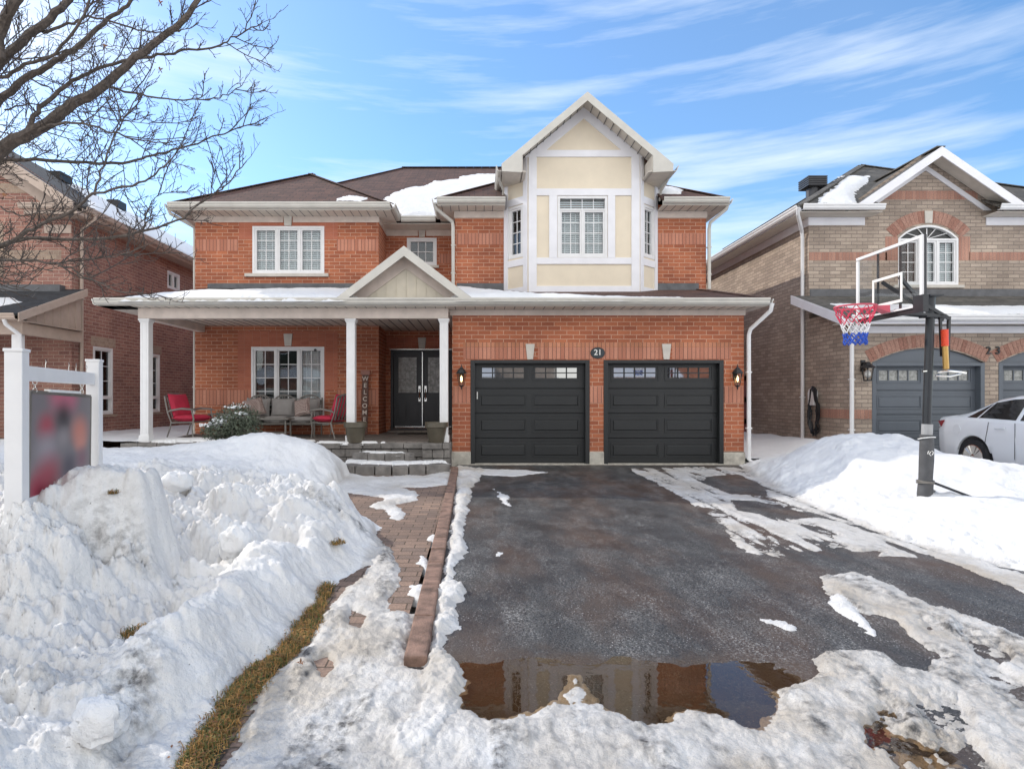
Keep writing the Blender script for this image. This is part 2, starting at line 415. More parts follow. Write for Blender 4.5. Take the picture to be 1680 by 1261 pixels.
# ================================================================= ground, paving, snow
PUD = [G(*p) for p in ((745, 1082), (900, 1075), (1100, 1088), (1300, 1092), (1300, 1135), (1270, 1200), (1150, 1200), (1050, 1230), (900, 1215), (800, 1215), (760, 1165))]
PZ = -.018*(12.2-3.42)-.0035
def ground(x, y):
    z = -.018*np.clip(12.2-y, 0, 11)
    sd_ = sdp(PUD, x, y)
    return z-.024*sst(-.08, .26, sd_+.16*fbm(x*3.2, y*3.2, 3, 5, .6))+.005*sst(-.9, 0, sd_)*fbm(x*6, y*6, 8, 3)
def fan(y0, y1, nr, s0, s1, ncol):                 # a sheet whose rows widen with distance
    Y = y0*np.exp(np.linspace(0, math.log(y1/y0), nr)); S = np.linspace(s0, s1, ncol)
    yy, ss = np.meshgrid(Y, S, indexing='ij'); return ss*yy, yy
def sheet(name, x, y, z, keep, m, attrs=None, parent=None, smooth=True):
    nr, nc = x.shape; idx = np.arange(nr*nc).reshape(nr, nc)
    q = np.stack([idx[:-1, :-1], idx[:-1, 1:], idx[1:, 1:], idx[1:, :-1]], -1).reshape(-1, 4)
    k = keep.reshape(-1); q = q[k[q].any(1)]
    used = np.zeros(nr*nc, bool); used[q] = True; rem = np.cumsum(used)-1; q = rem[q]
    co_ = np.stack([x, y, z], -1).reshape(-1, 3)[used]
    me = bpy.data.meshes.new(name); me.vertices.add(len(co_)); me.vertices.foreach_set('co', co_.ravel().astype(np.float32))
    me.loops.add(q.size); me.loops.foreach_set('vertex_index', q.ravel().astype(np.int32)); me.polygons.add(len(q))
    me.polygons.foreach_set('loop_start', np.arange(0, q.size, 4, dtype=np.int32)); me.polygons.foreach_set('loop_total', np.full(len(q), 4, np.int32))
    me.update(calc_edges=True); me.validate()
    me.polygons.foreach_set('use_smooth', [smooth]*len(me.polygons))
    for an, av in (attrs or {}).items():
        a = me.attributes.new(an, 'FLOAT', 'POINT'); a.data.foreach_set('value', av.reshape(-1)[used].astype(np.float32))
    me.materials.append(m); o = bpy.data.objects.new(name, me); COL.objects.link(o)
    if parent: o.parent = parent
    return o
def attr(ns, n): a = N(ns, 'Attribute'); a.attribute_name = n; return a.outputs['Fac']
# materials of the ground
m, nt, bs, ns, ls = mat('wet_asphalt'); M['asphalt'] = m
P_ = N(ns, 'TexCoord').outputs['Object']
gr = noise(ns, ls, P_, 85, 5, .8); g2 = noise(ns, ls, P_, 90, 3, .7)
base = mixc(ns, ls, ramp(ns, ls, gr, .42, .66), (.008, .008, .008), (.135, .132, .128))
br = noise(ns, ls, P_, .9, 5, .6, sc=(1.3, .55, 1)); brm = N(ns, 'Math', operation='MULTIPLY'); ls.new(ramp(ns, ls, br, .45, .66), brm.inputs[0]); ls.new(ramp(ns, ls, gr, .3, .6, (.35, .35, .35), (.9, .9, .9)), brm.inputs[1]); base = mixc(ns, ls, brm.outputs[0], base, (.10, .058, .036))
dk = noise(ns, ls, P_, 1.7, 4); dk0 = noise(ns, ls, P_, 4.5, 5); base = mixc(ns, ls, ramp(ns, ls, dk, .5, .75, (0, 0, 0), (.5, .5, .5)), base, (.02, .02, .021))
sp = N(ns, 'TexVoronoi'); sp.inputs['Scale'].default_value = 42; ls.new(P_, sp.inputs['Vector'])
lim = ramp(ns, ls, sp.outputs['Distance'], .10, .2, (1, 1, 1), (0, 0, 0)); ms_ = N(ns, 'Math', operation='MULTIPLY'); ls.new(lim, ms_.inputs[0]); ls.new(ramp(ns, ls, noise(ns, ls, P_, 3.3, 6, .7), .42, .62), ms_.inputs[1])
base = mixc(ns, ls, ms_.outputs[0], base, (.6, .59, .57))
slm = N(ns, 'Math', operation='MULTIPLY'); ls.new(ramp(ns, ls, noise(ns, ls, P_, 2.2, 7, .75, sc=(1.6, .6, 1)), .46, .70), slm.inputs[0]); ls.new(ramp(ns, ls, noise(ns, ls, P_, 60, 4, .8), .5, .62), slm.inputs[1]); base = mixc(ns, ls, slm.outputs[0], base, (.42, .41, .39)); sil = N(ns, 'Math', operation='MULTIPLY', use_clamp=True); ls.new(attr(ns, 'silt'), sil.inputs[0]); ls.new(ramp(ns, ls, dk0, .3, .6), sil.inputs[1]); base = mixc(ns, ls, sil.outputs[0], base, (.095, .066, .043))
ls.new(base, bs.inputs['Base Color']); wr_ = mixc(ns, ls, sil.outputs[0], ramp(ns, ls, dk, .4, .7, (.62, .62, .62), (.28, .28, .28)), (.12, .12, .12)); ls.new(wr_, bs.inputs['Roughness'])
bump(ns, ls, bs, g2, .006, .9, bump(ns, ls, bs, gr, .003, .8))
m, nt, bs, ns, ls = mat('snow'); M['snow'] = m
P_ = N(ns, 'TexCoord').outputs['Object']
n1 = noise(ns, ls, P_, 13, 6, .65); n2 = noise(ns, ls, P_, 2.2, 6, .65); n3 = noise(ns, ls, P_, 55, 4, .7)
cs = mixc(ns, ls, ramp(ns, ls, n2, .35, .7), (.80, .795, .785), (.745, .74, .73))
icm = N(ns, 'Math', operation='MULTIPLY', use_clamp=True); ls.new(attr(ns, 'ice'), icm.inputs[0]); ls.new(ramp(ns, ls, noise(ns, ls, P_, 4.5, 7, .7), .35, .65, (.35, .35, .35), (1, 1, 1)), icm.inputs[1]); cs = mixc(ns, ls, icm.outputs[0], cs, (.50, .49, .475))
dm = N(ns, 'Math', operation='MULTIPLY', use_clamp=True); ls.new(attr(ns, 'dirt'), dm.inputs[0]); ls.new(ramp(ns, ls, n2, .25, .55), dm.inputs[1])
cs = mixc(ns, ls, dm.outputs[0], cs, (.47, .42, .355))
dm2 = N(ns, 'Math', operation='MULTIPLY', use_clamp=True); ls.new(attr(ns, 'grime'), dm2.inputs[0]); ls.new(ramp(ns, ls, n1, .42, .66), dm2.inputs[1])
cs = mixc(ns, ls, dm2.outputs[0], cs, (.085, .08, .075))
spk = N(ns, 'Math', operation='MULTIPLY', use_clamp=True); ls.new(attr(ns, 'debris'), spk.inputs[0]); ls.new(ramp(ns, ls, noise(ns, ls, P_, 30, 6, .8), .635, .70), spk.inputs[1])
cs = mixc(ns, ls, spk.outputs[0], cs, (.05, .035, .025))
ls.new(cs, bs.inputs['Base Color'])
rr_ = N(ns, 'MapRange'); ls.new(attr(ns, 'ice'), rr_.inputs[0]); rr_.inputs[3].default_value = .62; rr_.inputs[4].default_value = .28; ls.new(rr_.outputs[0], bs.inputs['Roughness'])
bs.inputs['Specular IOR Level'].default_value = .35
bump(ns, ls, bs, n1, .03, .6, bump(ns, ls, bs, n3, .012, .7))
def water_mat():
    m, nt, bs, ns, ls = mat('puddle_water'); ns.remove(bs); out = ns['Material Output']
    t = N(ns, 'BsdfTransparent'); t.inputs[0].default_value = rgb((.66, .55, .42)); g = N(ns, 'BsdfGlossy'); g.inputs['Roughness'].default_value = .015
    tc = N(ns, 'TexCoord'); bb = N(ns, 'Bump'); bb.inputs['Distance'].default_value = .002; bb.inputs['Strength'].default_value = .3; ls.new(noise(ns, ls, tc.outputs['Object'], 9, 2), bb.inputs['Height']); ls.new(bb.outputs[0], g.inputs['Normal']); 
    mu = schlick(ns, ls, .03, 1.5)
    mx = N(ns, 'MixShader'); ls.new(mu, mx.inputs[0]); ls.new(t.outputs[0], mx.inputs[1]); ls.new(g.outputs[0], mx.inputs[2]); ls.new(mx.outputs[0], out.inputs[0]); return m
M['pavers'] = brick('walkway_pavers', (.235, .16, .12), (.145, .105, .085), (.07, .05, .035), w=.235, h=.125, ms=.006, stain=.6, mot=.5)
# base ground to the horizon
b = MB(); Z = -.55
b.face([(-600, -600, Z), (600, -600, Z), (600, 1200, Z), (-600, 1200, Z)]); 
m, nt, bs, ns, ls = mat('field_snow'); bs.inputs['Base Color'].default_value = (.8, .82, .85, 1); bs.inputs['Roughness'].default_value = .6
tag(b.build('ground', m), kind='structure')
# asphalt: street end, driveway and the neighbour's driveway, one sheet
x, y = fan(1.2, 12.25, 260, -1.6, 1.5, 420)
z = ground(x, y)+.002*fbm(x*7, y*7, 4, 3)
tag(sheet('driveway', x, y, z, x > -.42-0*y, M['asphalt'], {'silt': .9*sst(-.22, .1, sdp(PUD, x, y)+.1*fbm(x*3, y*3, 5, 4))}), 'dark wet asphalt driveway stained brown in front of the two garage doors', kind='structure')
b = MB()
for k in range(40):
    y0, y1 = 11.3*k/40+.6, 11.3*(k+1)/40+.6; q = [(-3.3, y0), (-.5, y0), (-.5, y1), (-3.3, y1)]
    b.face([(a, c, float(ground(np.array(a), np.array(c)))+.004) for a, c in q])
wk = b.build('walkway', M['pavers']); tag(wk, 'brown block paved walkway leading to the front porch steps', kind='structure')
b = MB(); b.box(-16, -2.2, .5, 14.5, -.5, -.23); tag(b.build('lawn', M['straw']), kind='structure')
b = MB(); b.box(-1.38, -1.02, 1.4, 4.9, -.4, -.115); 
b = MB()
for k in range(34):
    y0, y1 = 1.6+k*.1, 1.7+k*.1
    gz = [float(ground(np.array(-1.2), np.array(c)))+.008 for c in (y0, y1)]
    w_ = .06+.03*math.sin(k*.9); cx = -1.2+.05*math.sin(k*.35)
    b.face([(cx-w_, y0, gz[0]), (cx+w_, y0, gz[0]), (cx+w_, y1, gz[1]), (cx-w_, y1, gz[1])])
tag(b.build('soil_strip', plain('dark_soil', (.035, .028, .02), .9, var=.5, vs=30)), kind='structure')
KY0, KY1 = 3.38, 11.45
kb = MB(); y = KY0; rr = random.Random(2)
while y < KY1:
    L = (.62 if y < 5.2 else .42); y2 = min(y+L, KY1); cx0, cx1 = [-.37-.11*(c-KY0)/(KY1-KY0) for c in (y, y2)]
    za, zb = [float(ground(np.array(-.45), np.array(c))) for c in (y, y2)]; h_ = .055+rr.random()*.008; w_ = .068
    kb.hexa([(cx0-w_, y+.004, za-.1), (cx0+w_, y+.004, za-.1), (cx1+w_, y2-.004, zb-.1), (cx1-w_, y2-.004, zb-.1), (cx0-w_, y+.004, za+h_), (cx0+w_, y+.004, za+h_), (cx1+w_, y2-.004, zb+h_), (cx1-w_, y2-.004, zb+h_)])
    y = y2
tag(kb.build('kerb', M['kerb'], bevel=.014), 'row of reddish kerb stones between walkway and asphalt', kind='structure')
# puddle
b = MB(); xs = [p[0] for p in PUD]; ys = [p[1] for p in PUD]
b.face([(min(xs)-.25, min(ys)-.2, PZ), (max(xs)+.25, min(ys)-.2, PZ), (max(xs)+.25, max(ys)+.25, PZ), (min(xs)-.25, max(ys)+.25, PZ)])
tag(b.build('puddle', water_mat()), 'shallow melt water puddle on the asphalt mirroring the house', kind='structure')
# ---- snow
def bump2(x, y, cx, cy, rx, ry, h, rot=0, p=1.0):
    c_, s_ = math.cos(rot), math.sin(rot); u = ((x-cx)*c_+(y-cy)*s_)/rx; w_ = (-(x-cx)*s_+(y-cy)*c_)/ry
    return h*np.exp(-((u*u+w_*w_)**p))
LEFT = [(-1.62, 1.1), (-1.5, 2.5), (-1.32, 3.2), (-1.22, 3.7), (-1.15, 4.7), (-1.0, 5.3), (-.98, 5.9), (-1.15, 6.7), (-1.5, 7.4), (-2.0, 8.4), (-2.4, 9.2), (-2.35, 10.0), (-2.4, 10.7), (-2.75, 11.2), (-2.95, 11.8), (-3.6, 11.9), (-3.8, 12.3), (-7.3, 12.5), (-7.35, 15), (-9.9, 15), (-16, 15), (-16, 1.1)]
RIGHT = [(5.4, 12.25), (5.05, 11), (4.75, 9.6), (4.5, 8.2), (4.45, 7.4), (4.4, 6.6), (4.4, 5.9), (4.75, 5.2), (5.4, 4.4), (6.5, 3.6), (9.2, 2.2), (9.2, 6.5), (8.5, 8), (8.3, 10), (8.15, 12.6), (8.0, 30), (5.5, 30), (5.5, 12.25)]
pxl = lambda L: [G(u, v) for u, v in L]
THIN = [  # (outline in world, thickness, ice, dirt)
 (pxl([(745, 768), (800, 770), (775, 800), (766, 850), (760, 880), (772, 905), (745, 930), (748, 950), (768, 965), (762, 985), (748, 1005), (765, 1030), (735, 1040), (732, 1060), (748, 1090), (770, 1112), (755, 1150), (770, 1180), (700, 1261), (600, 1300), (655, 1180), (690, 1095), (702, 1060), (712, 1000), (720, 960), (735, 890), (745, 830), (748, 780)]), .05, .3, .5),
 (pxl([(755, 1160), (800, 1185), (850, 1165), (900, 1158), (915, 1128), (925, 1100), (955, 1098), (985, 1145), (1030, 1172), (1060, 1195), (1095, 1170), (1140, 1158), (1180, 1170), (1235, 1190), (1280, 1155), (1265, 1130), (1320, 1118), (1345, 1105), (1328, 1078), (1370, 1068), (1425, 1066), (1470, 1085), (1515, 1102), (1530, 1075), (1470, 1040), (1410, 1005), (1355, 975), (1340, 945), (1400, 938), (1450, 955), (1500, 982), (1570, 1005), (1640, 1030), (1760, 1075), (1900, 1150), (2100, 1500), (300, 1500), (560, 1261)]), .028, .75, .6),
 (pxl([(1025, 768), (1165, 766), (1250, 768), (1330, 800), (1420, 850), (1520, 893), (1528, 918), (1440, 912), (1350, 905), (1300, 918), (1225, 905), (1180, 868), (1130, 822), (1075, 792)]), .021, .6, .45),
 (pxl([(1150, 768), (1300, 768), (1400, 830), (1500, 880), (1640, 930), (1760, 965), (1700, 985), (1640, 955), (1560, 925), (1500, 900), (1420, 880), (1330, 840), (1240, 800)]), .016, .8, .7),
 (pxl([(325, 1330), (425, 1125), (505, 1045), (560, 970), (595, 945), (612, 905), (600, 862), (640, 900), (655, 930), (662, 955), (640, 985), (645, 1003), (684, 1008), (664, 1092), (700, 1096), (740, 1080), (770, 1115), (750, 1150), (760, 1200), (800, 1300)]), .032, .52, .6),
 (pxl([(540, 770), (600, 782), (700, 780), (742, 770), (740, 795), (700, 800), (660, 800), (690, 812), (686, 822), (648, 828), (672, 842), (657, 857), (636, 852), (628, 838), (606, 831), (630, 818), (590, 812), (550, 808), (500, 798)]), .03, .3, .35),
 (pxl([(60, 1400), (160, 1261), (330, 1130), (425, 1060), (440, 1072), (385, 1125), (320, 1230), (290, 1400)]), .04, .2, .1),
 (pxl([(700, 878), (722, 876), (735, 880), (722, 892), (702, 886)]), .03, .1, .1), (pxl([(672, 958), (700, 962), (712, 975), (690, 985), (668, 975)]), .035, .1, .1), (pxl([(690, 905), (705, 925), (700, 935), (688, 925)]), .02, .1, .1),
 (pxl([(1238, 1012), (1262, 1014), (1290, 1020), (1310, 1030), (1296, 1034), (1262, 1024)]), .02, .3, .1), (pxl([(1345, 948), (1400, 990), (1440, 1030), (1500, 1052), (1480, 1062), (1420, 1038), (1370, 1000)]), .03, .3, .1),
 (pxl([(808, 800), (835, 812), (840, 830), (822, 826)]), .012, .3, .1), (pxl([(806, 900), (832, 905), (826, 915), (810, 912)]), .012, .3, .1), (pxl([(925, 1104), (945, 1102), (950, 1112), (932, 1116)]), .02, .1, .1),
 (pxl([(760, 768), (860, 770), (900, 775), (840, 782), (770, 778)]), .015, .3, .1),
]
HOLES = [(pxl([(1158, 782), (1210, 778), (1255, 800), (1258, 813), (1200, 811), (1172, 800)]), 1), (pxl([(1200, 820), (1240, 822), (1300, 836), (1345, 848), (1300, 852), (1260, 846), (1215, 838)]), 1),
         (pxl([(1430, 1005), (1470, 1018), (1512, 1072), (1508, 1100), (1480, 1098), (1462, 1060)]), 1), (pxl([(1380, 900), (1400, 908), (1440, 905), (1420, 915), (1380, 918)]), 1),
         (pxl([(1280, 900), (1320, 905), (1350, 912), (1300, 918)]), .6), (pxl([(515, 1085), (535, 1080), (545, 1095), (530, 1112)]), .7), (pxl([(575, 1000), (600, 1012), (590, 1035), (572, 1025)]), .6)]
x, y = fan(1.55, 12.4, 560, -1.32, 1.22, 900)
g0 = ground(x, y); wv = fbm(x*3, y*3, 11, 4); wf = fbm(x*11, y*11, 12, 4, .6); wff = fbm(x*34, y*34, 13, 3, .6)
sL = sdp(LEFT, x, y)+.10*wv+.035*wf; sR = sdp(RIGHT, x, y)+.08*wv+.02*wf
far = sst(7.6, 9.3, y+.25*wv)
cl = .85*domes(x+.07*wf, y+.07*wf, .17, 1, .7)+domes(x, y, .075, 2, .8)*.9+domes(x+.09*wf, y+.06*wf, .38, 4, .6)*.8-.03
rough = (1-far)*sst(.12, .5, sL)*(1-.75*bump2(x, y, -1.6, 4.1, .4, 2.2, 1, .05))
zl = .20*sst(0, .45, sL)+.12*sst(.2, 1.5, sL)
zl += .20*sst(6.5, 9.5, y)*sst(.3, 2.4, sL)
zl += bump2(x, y, -1.62, 3.9, .30, 2.4, .16, .06)                     # ridge along the grass
zl -= bump2(x, y, -2.15, 4.4, .30, .55, .22)+bump2(x, y, -2.05, 3.55, .25, .3, .16)+bump2(x, y, -1.72, 5.1, .16, .14, .30)+bump2(x, y, -1.98, 3.95, .13, .12, .16)
zl += bump2(x, y, -2.45, 6.0, 1.0, .8, .20, 0, 1.3)+bump2(x, y, -1.6, 6.3, .6, .7, .10)+bump2(x, y, -3.9, 5.4, 1.3, 1.2, .18)
zl += bump2(x, y, -3.05, 4.0, .50, .60, .30)+bump2(x, y, -3.9, 3.4, 1.0, .8, .15)+bump2(x, y, -3.1, 3.75, .30, .35, .12)
ang = fbm(x*2.3+9, y*2.3, 31, 3)*.12
blk = sst(-.06, .26, .50-np.sqrt(((x+2.78+.12*(y-4.4))/1.0)**2+((y-4.45)/.8)**2)+ang)
zl = zl+blk*(np.maximum(zl, 1.03+.09*fbm(x*3, y*3, 41, 4)+.55*np.minimum(x+2.72, 0))-zl)*.97
zl += bump2(x, y, -3.2, 10.2, 1.2, .75, .40, 0, 1.25)+bump2(x, y, -4.6, 10.6, 1.4, .7, .10)
zl += rough*(1-.6*blk)*(cl*1.0+.045*wf+.015*wff)+(1-far)*.05*wv*sst(0, .4, sL)+far*(.04*wv+.012*wf)+.02*wf*sst(.3, .8, blk)
zl += .02*(1-far)*wff*sst(0, .2, sL)*.5
zl = zl*sst(-.06, .1, sL)-.05*sst(.03, -.10, sL)
zr = .10*sst(0, .35, sR)+.20*sst(.15, 1.4, sR)
zr += bump2(x, y, 6.6, 10.0, 1.25, 1.3, .50, 0, 1.3)+bump2(x, y, 7.1, 8.1, 1.3, .75, .25, 0, 1.2)+bump2(x, y, 7.2, 5.6, 1.2, .8, .22)-bump2(x, y, 5.35, 7.1, .35, .4, .05)
zr += bump2(x, y, 7.4, 11.0, .7, .5, .12)
zr += .035*wv*sst(0, .5, sR)+(1-sst(.1, .8, sR))*sst(-.05, .1, sR)*(.5*domes(x, y, .11, 8, .6)+.02*wf)+.008*wf+sst(.4, 1.5, sR)*(.35*domes(x, y, .16, 9, .16)-.35*domes(x+7, y, .22, 19, .22)*sst(.0, .3, wv))+.03*fbm(x*2.2, y*2.2, 93, 4)*sst(.2, .8, sR)
zr = zr*sst(-.05, .08, sR)-.05*sst(.03, -.10, sR)
zt = np.full(x.shape, -.06); ice = np.zeros(x.shape); dirt = np.zeros(x.shape)
hole = np.zeros(x.shape)
for pl_, k in HOLES: hole = np.maximum(hole, k*sst(-.05, .04, sdp(pl_, x, y)+.05*wf+.02*wff))
sx = fbm(x*9, y*1.2, 51, 4)                          # tyre streaks run along the drive
for pl_, th, ic, di in THIN:
    s_ = sdp(pl_, x, y)+.045*wv+.04*wf+.015*wff
    near = sst(6.0, 3.0, y)
    h_ = th*sst(-.01, .10, s_)*(1+.5*wf+.5*wv+.2*wff)+(.012*sx if ic > .3 else 0)*sst(0, .1, s_)-.06*sst(.02, -.05, s_)
    if ic > .6: h_ = h_-near*.042*sst(.08, .35, fbm(x*2.2-y*1.0, y*1.1+x*.5, 95, 6, .6))*sst(.04, .35, s_)*(.35+.65*sst(.9, 1.5, x))+.022*bump2(x, y, .45, 2.75, .9, .35, 1)
    if ic > .5: h_ = h_+near*sst(0, .2, s_)*(.07*domes(x, y, .15, 21, .2)+.008*wf+.008)
    up = h_ > zt; zt = np.where(up, h_, zt); ice = np.where(up, ic, ice); dirt = np.where(up, di, dirt)
zt = zt-hole*.09
zt = np.where((y > 5.2) & (x > 1.4), zt-.03*sst(-.02, .3, sx+.15*wf), zt)
zz = np.maximum(np.maximum(zl, zr), zt); thick = zz
deep = np.maximum(sst(-.02, .15, sL), sst(-.02, .15, sR))
ice = ice*(1-deep); dirt = dirt*(1-deep)*(.8+.9*sst(-.3, .4, fbm(x*1.5, y*1.5, 61, 3)))+deep*.22*(1-far)*(x < 0)
dirt += sst(.22, .0, sR)*deep*.35*(x > 0)
grime = .0*x+sum(bump2(x, y, a, b_, c_, d_, h_, r_) for a, b_, c_, d_, h_, r_ in ((-1.62, 2.75, .10, .45, .9, .35), (-2.0, 2.75, .3, .25, .45, 0), (-2.55, 4.05, .28, .14, .8, .4), (-1.5, 5.9, .35, .10, .8, 0), (-1.25, 6.0, .25, .08, .7, 0), (-2.75, 4.35, .12, .2, .3, 0)))
grime += sst(.02, .0, thick)*.15+(1-deep)*(ice > .5)*(.85*sst(-.05, .35, sx+.2*wf)+.35*sst(-.1, .4, fbm(x*2.2, y*2.2, 91, 4)))
debris = deep*((1-far)*(x < 0)*.9+(x > 0)*.35)+.25*(1-deep)
smask = (np.maximum(np.maximum(sL, sR), -1) > -.15) | (zt > -.045)
_sx, _sy, _sz = x.copy(), y.copy(), (g0+zz).copy()
so_ = sheet('snow', x, y, g0+zz, smask, M['snow'], {'dirt': dirt, 'ice': ice, 'grime': grime, 'debris': debris})
tag(so_, 'ploughed snow banks and thin dirty ice lying over lawn and driveway', 'snow', kind='stuff')
# snow beyond the close sheet: side gaps, back
xx, yy = np.meshgrid(np.linspace(-9.9, -6.9, 40), np.linspace(11.9, 32, 120)); z2 = .50+.03*fbm(xx*2, yy*1.5, 3, 3)-.002*(yy-12); xs2, ys2 = np.meshgrid(np.linspace(5.3, 8.1, 60), np.linspace(12.2, 32, 160))
z3 = .12+.25*sst(12.2, 14.5, ys2)*sst(5.3, 5.9, xs2)+.05*fbm(xs2*1.5, ys2, 6, 3)+bump2(xs2, ys2, 7.6, 13, .7, 1.0, .25)
for nm, a, b_, c_ in (('snow_beside_house', xx, yy, z2), ('snow_between_houses', xs2, ys2, z3)):
    zero = np.zeros(a.shape); tag(sheet('snow', a, b_, c_, np.ones(a.shape, bool), M['snow'], {'dirt': zero, 'ice': zero, 'grime': zero, 'debris': zero}), 'smooth shaded snow lying ' + ('between the red brick house and the pink one' if 'beside' in nm else 'in the gap before the maroon side door'), 'snow', kind='stuff')
# street and snow behind the viewer, so that glass and water have something to mirror
xx, yy = np.meshgrid(np.linspace(-40, 40, 60), np.linspace(-30, 1.58, 60)); z4 = -.21+.02*fbm(xx, yy, 5, 3)+.35*sst(-9.5, -11, yy)
zero = np.zeros(xx.shape); tag(sheet('street', xx, yy, z4, np.ones(xx.shape, bool), M['snow'], {'dirt': zero+.5*(yy > -9), 'ice': zero, 'grime': zero, 'debris': zero}), kind='structure')
# houses over the street, seen in the panes
def far_house(cx, hw, m_w, lb, gh=3.0):
    y0 = -21.0; h_ = thing('suburban_house', (cx, y0, 0), lb, 'house', 'houses mirrored in the panes')
    w = MB(); w.box(cx-hw, cx+hw, y0-9, y0, -.6, 5.8); w.box(cx-hw, cx+.3, y0, y0+1.8, -.6, 2.9); w.build('wall', m_w, h_)
    w = MB(); zr = 5.8+gh; c_ = cx-hw*.35
    w.prism([(cx-hw-.4, y0+.4, 5.8), (cx+hw+.4, y0+.4, 5.8), (cx+hw*.5, y0-4.5, zr), (cx-hw*.5, y0-4.5, zr)], (0, 0, .1)); w.prism([(cx-hw-.4, y0+2.1, 2.9), (cx+.6, y0+2.1, 2.9), (cx+.6, y0, 3.7), (cx-hw-.4, y0, 3.7)], (0, 0, .1)); w.build('roof', bpy.data.materials['field_snow'], h_)
    for a in (cx-hw*.5, cx+hw*.45):
        w = MB(); w.box(a-.9, a+.9, y0+.01, y0+.06, 3.9, 5.3); o = w.build('window', M['white'], h_); w = MB(); w.box(a-.8, a+.8, y0+.06, y0+.08, 4.0, 5.2); w.build('pane', M['darkglass'], o)
    w = MB(); w.box(cx-hw+.5, cx-.3, y0+1.8, y0+1.86, -.4, 2.2); w.build('garage_door', M['almond'], h_)
    w = MB(); w.box(cx+1, cx+2, y0+.01, y0+.07, .2, 2.3); w.build('door', M['maroon'], h_)
    for k in (0, 1): w = MB(); w.box(cx+.3+k*(hw-.5), cx+.5+k*(hw-.5), y0+1.4, y0+1.6, 0, 2.9); w.build('porch_column', M['white'], h_)
far_house(-13.5, 5.2, M['pinkbrick'], 'pinkish brick house over the street mirrored faintly in the porch window'); far_house(.5, 5.4, M['tanbrick'], 'tan brick house over the street mirrored in the garage door panes'); far_house(14.5, 5.2, M['brick'], 'red brick house over the street mirrored in side panes')
# snow on roofs
def roof_snow(zf, poly, th, x0, x1, y0, y1, step, label, edge=.22, jag=.08):
    xx, yy = np.meshgrid(np.arange(x0, x1, step), np.arange(y0, y1, step)); s_ = sdp(poly, xx, yy)+jag*fbm(xx*4, yy*4, 77, 4)+jag*.4*fbm(xx*16, yy*16, 78, 2)
    h_ = th*np.sqrt(sst(-.01, edge, s_))*(1+.35*fbm(xx*1.3, yy*1.3, 79, 3)+.15*fbm(xx*5, yy*5, 80, 3))-.04*sst(.01, -.03, s_)
    zero = np.zeros(xx.shape)
    o = sheet('roof_snow', xx, yy, zf(xx, yy)+h_, s_ > -.06, M['snow'], {'dirt': zero, 'ice': zero, 'grime': zero, 'debris': zero})
    return tag(o, label, 'snow', kind='stuff')
def onroof(zf, L):                                  # photo outline carried onto a roof slope
    out = []
    for u, v in L:
        lo, hi = 8.0, 40.0
        f_ = lambda Y: CH-(v-CV)*Y/F0-float(zf(np.array((u-CU)*Y/F0), np.array(Y)))
        ys_ = np.linspace(10, 34, 400); vals = [f_(a) for a in ys_]; Y = None
        for a, b_, p_, q_ in zip(ys_[:-1], ys_[1:], vals[:-1], vals[1:]):
            if p_*q_ <= 0: Y = a+(b_-a)*p_/(p_-q_); break
        if Y is None: Y = 15
        out.append(((u-CU)*Y/F0, Y))
    return out
# ================================================================= the red brick house
YG, YU, YL, YR = 12.2, 14.24, 14.5, 15.6           # garage front, wall over it, left block, recess
XG0, XG1, XL0, XL1 = -.57, 5.48, -7.02, -2.49
H = thing('brick_house', (2, 14, 0), 'red brick two storey house with two charcoal garage doors and a cream bay window', 'house')
W = MB()
FG, FU, FL, FR = front(YG), front(YU), front(YL), front(YR)
wall(W, FG, XG0, XG1, .27, 3.25, [(-.19, 2.28, .27, 2.17), (2.57, 5.06, .27, 2.17)], rev=.22)
wall(W, FU, XG0-.03, XG1, 3.4, 6.05, [(.7, 4.2, 4.2, 6.0)])
W.face([(XG0, YR, 0), (XG0, YG, 0), (XG0, YG, 3.3), (XG0, YR, 3.3)]); W.face([(XG0-.03, YR, 3.3), (XG0-.03, YU, 3.3), (XG0-.03, YU, 6.05), (XG0-.03, YR, 6.05)])
wall(W, FL, XL0, XL1, .3, 6.0, [(-5.63, -3.83, .78, 2.64), (-5.6, -3.83, 4.44, 5.61)])
W.face([(XL1, YL, .3), (XL1, YR, .3), (XL1, YR, 6), (XL1, YL, 6)])
wall(W, FR, XL1, XG0, .3, 6.0, [(-2.36, -.66, .58, 2.66), (-1.93, -1.14, 4.89, 5.62)])
wall(W, sidew(XL0, -1), YL, 28, 0, 6.0, [(19, 20, 4.4, 5.6)])
wall(W, sidew(XG1, 1), YG, YU, 0, 3.3); wall(W, sidew(XG1, 1), YU, 28, 0, 6.05)
W.face([(XL0, 28, 0), (XL0, 28, 6), (XG1, 28, 6), (XG1, 28, 0)])
W.build('wall', M['brick'], H)
s = MB()                                            # floors and ceilings inside keep the rooms dark
s.box(XL0+.02, XL1-.02, YL+2.2, 27.9, .2, 5.9); s.box(XG0+.1, XG1-.05, YG+1.6, 27.9, 0, 3.2); s.box(XG0+.1, XG1-.05, YU+1.2, 27.9, 3.2, 5.9); s.box(.62, 4.2, YU+.02, YU+1.2, 6.5, 6.55); s.box(XL0+.02, XG0, YR+1.2, 27, 0, 5.9)
s.box(XL0+.02, XL1-.02, YL+.02, YL+2.3, 3.2, 3.5); s.box(XG0+.1, XG1-.05, YG+.3, YG+1.7, 2.75, 2.9)
s.build('interior', plain('dim_interior', (.05, .045, .04), .9), H)
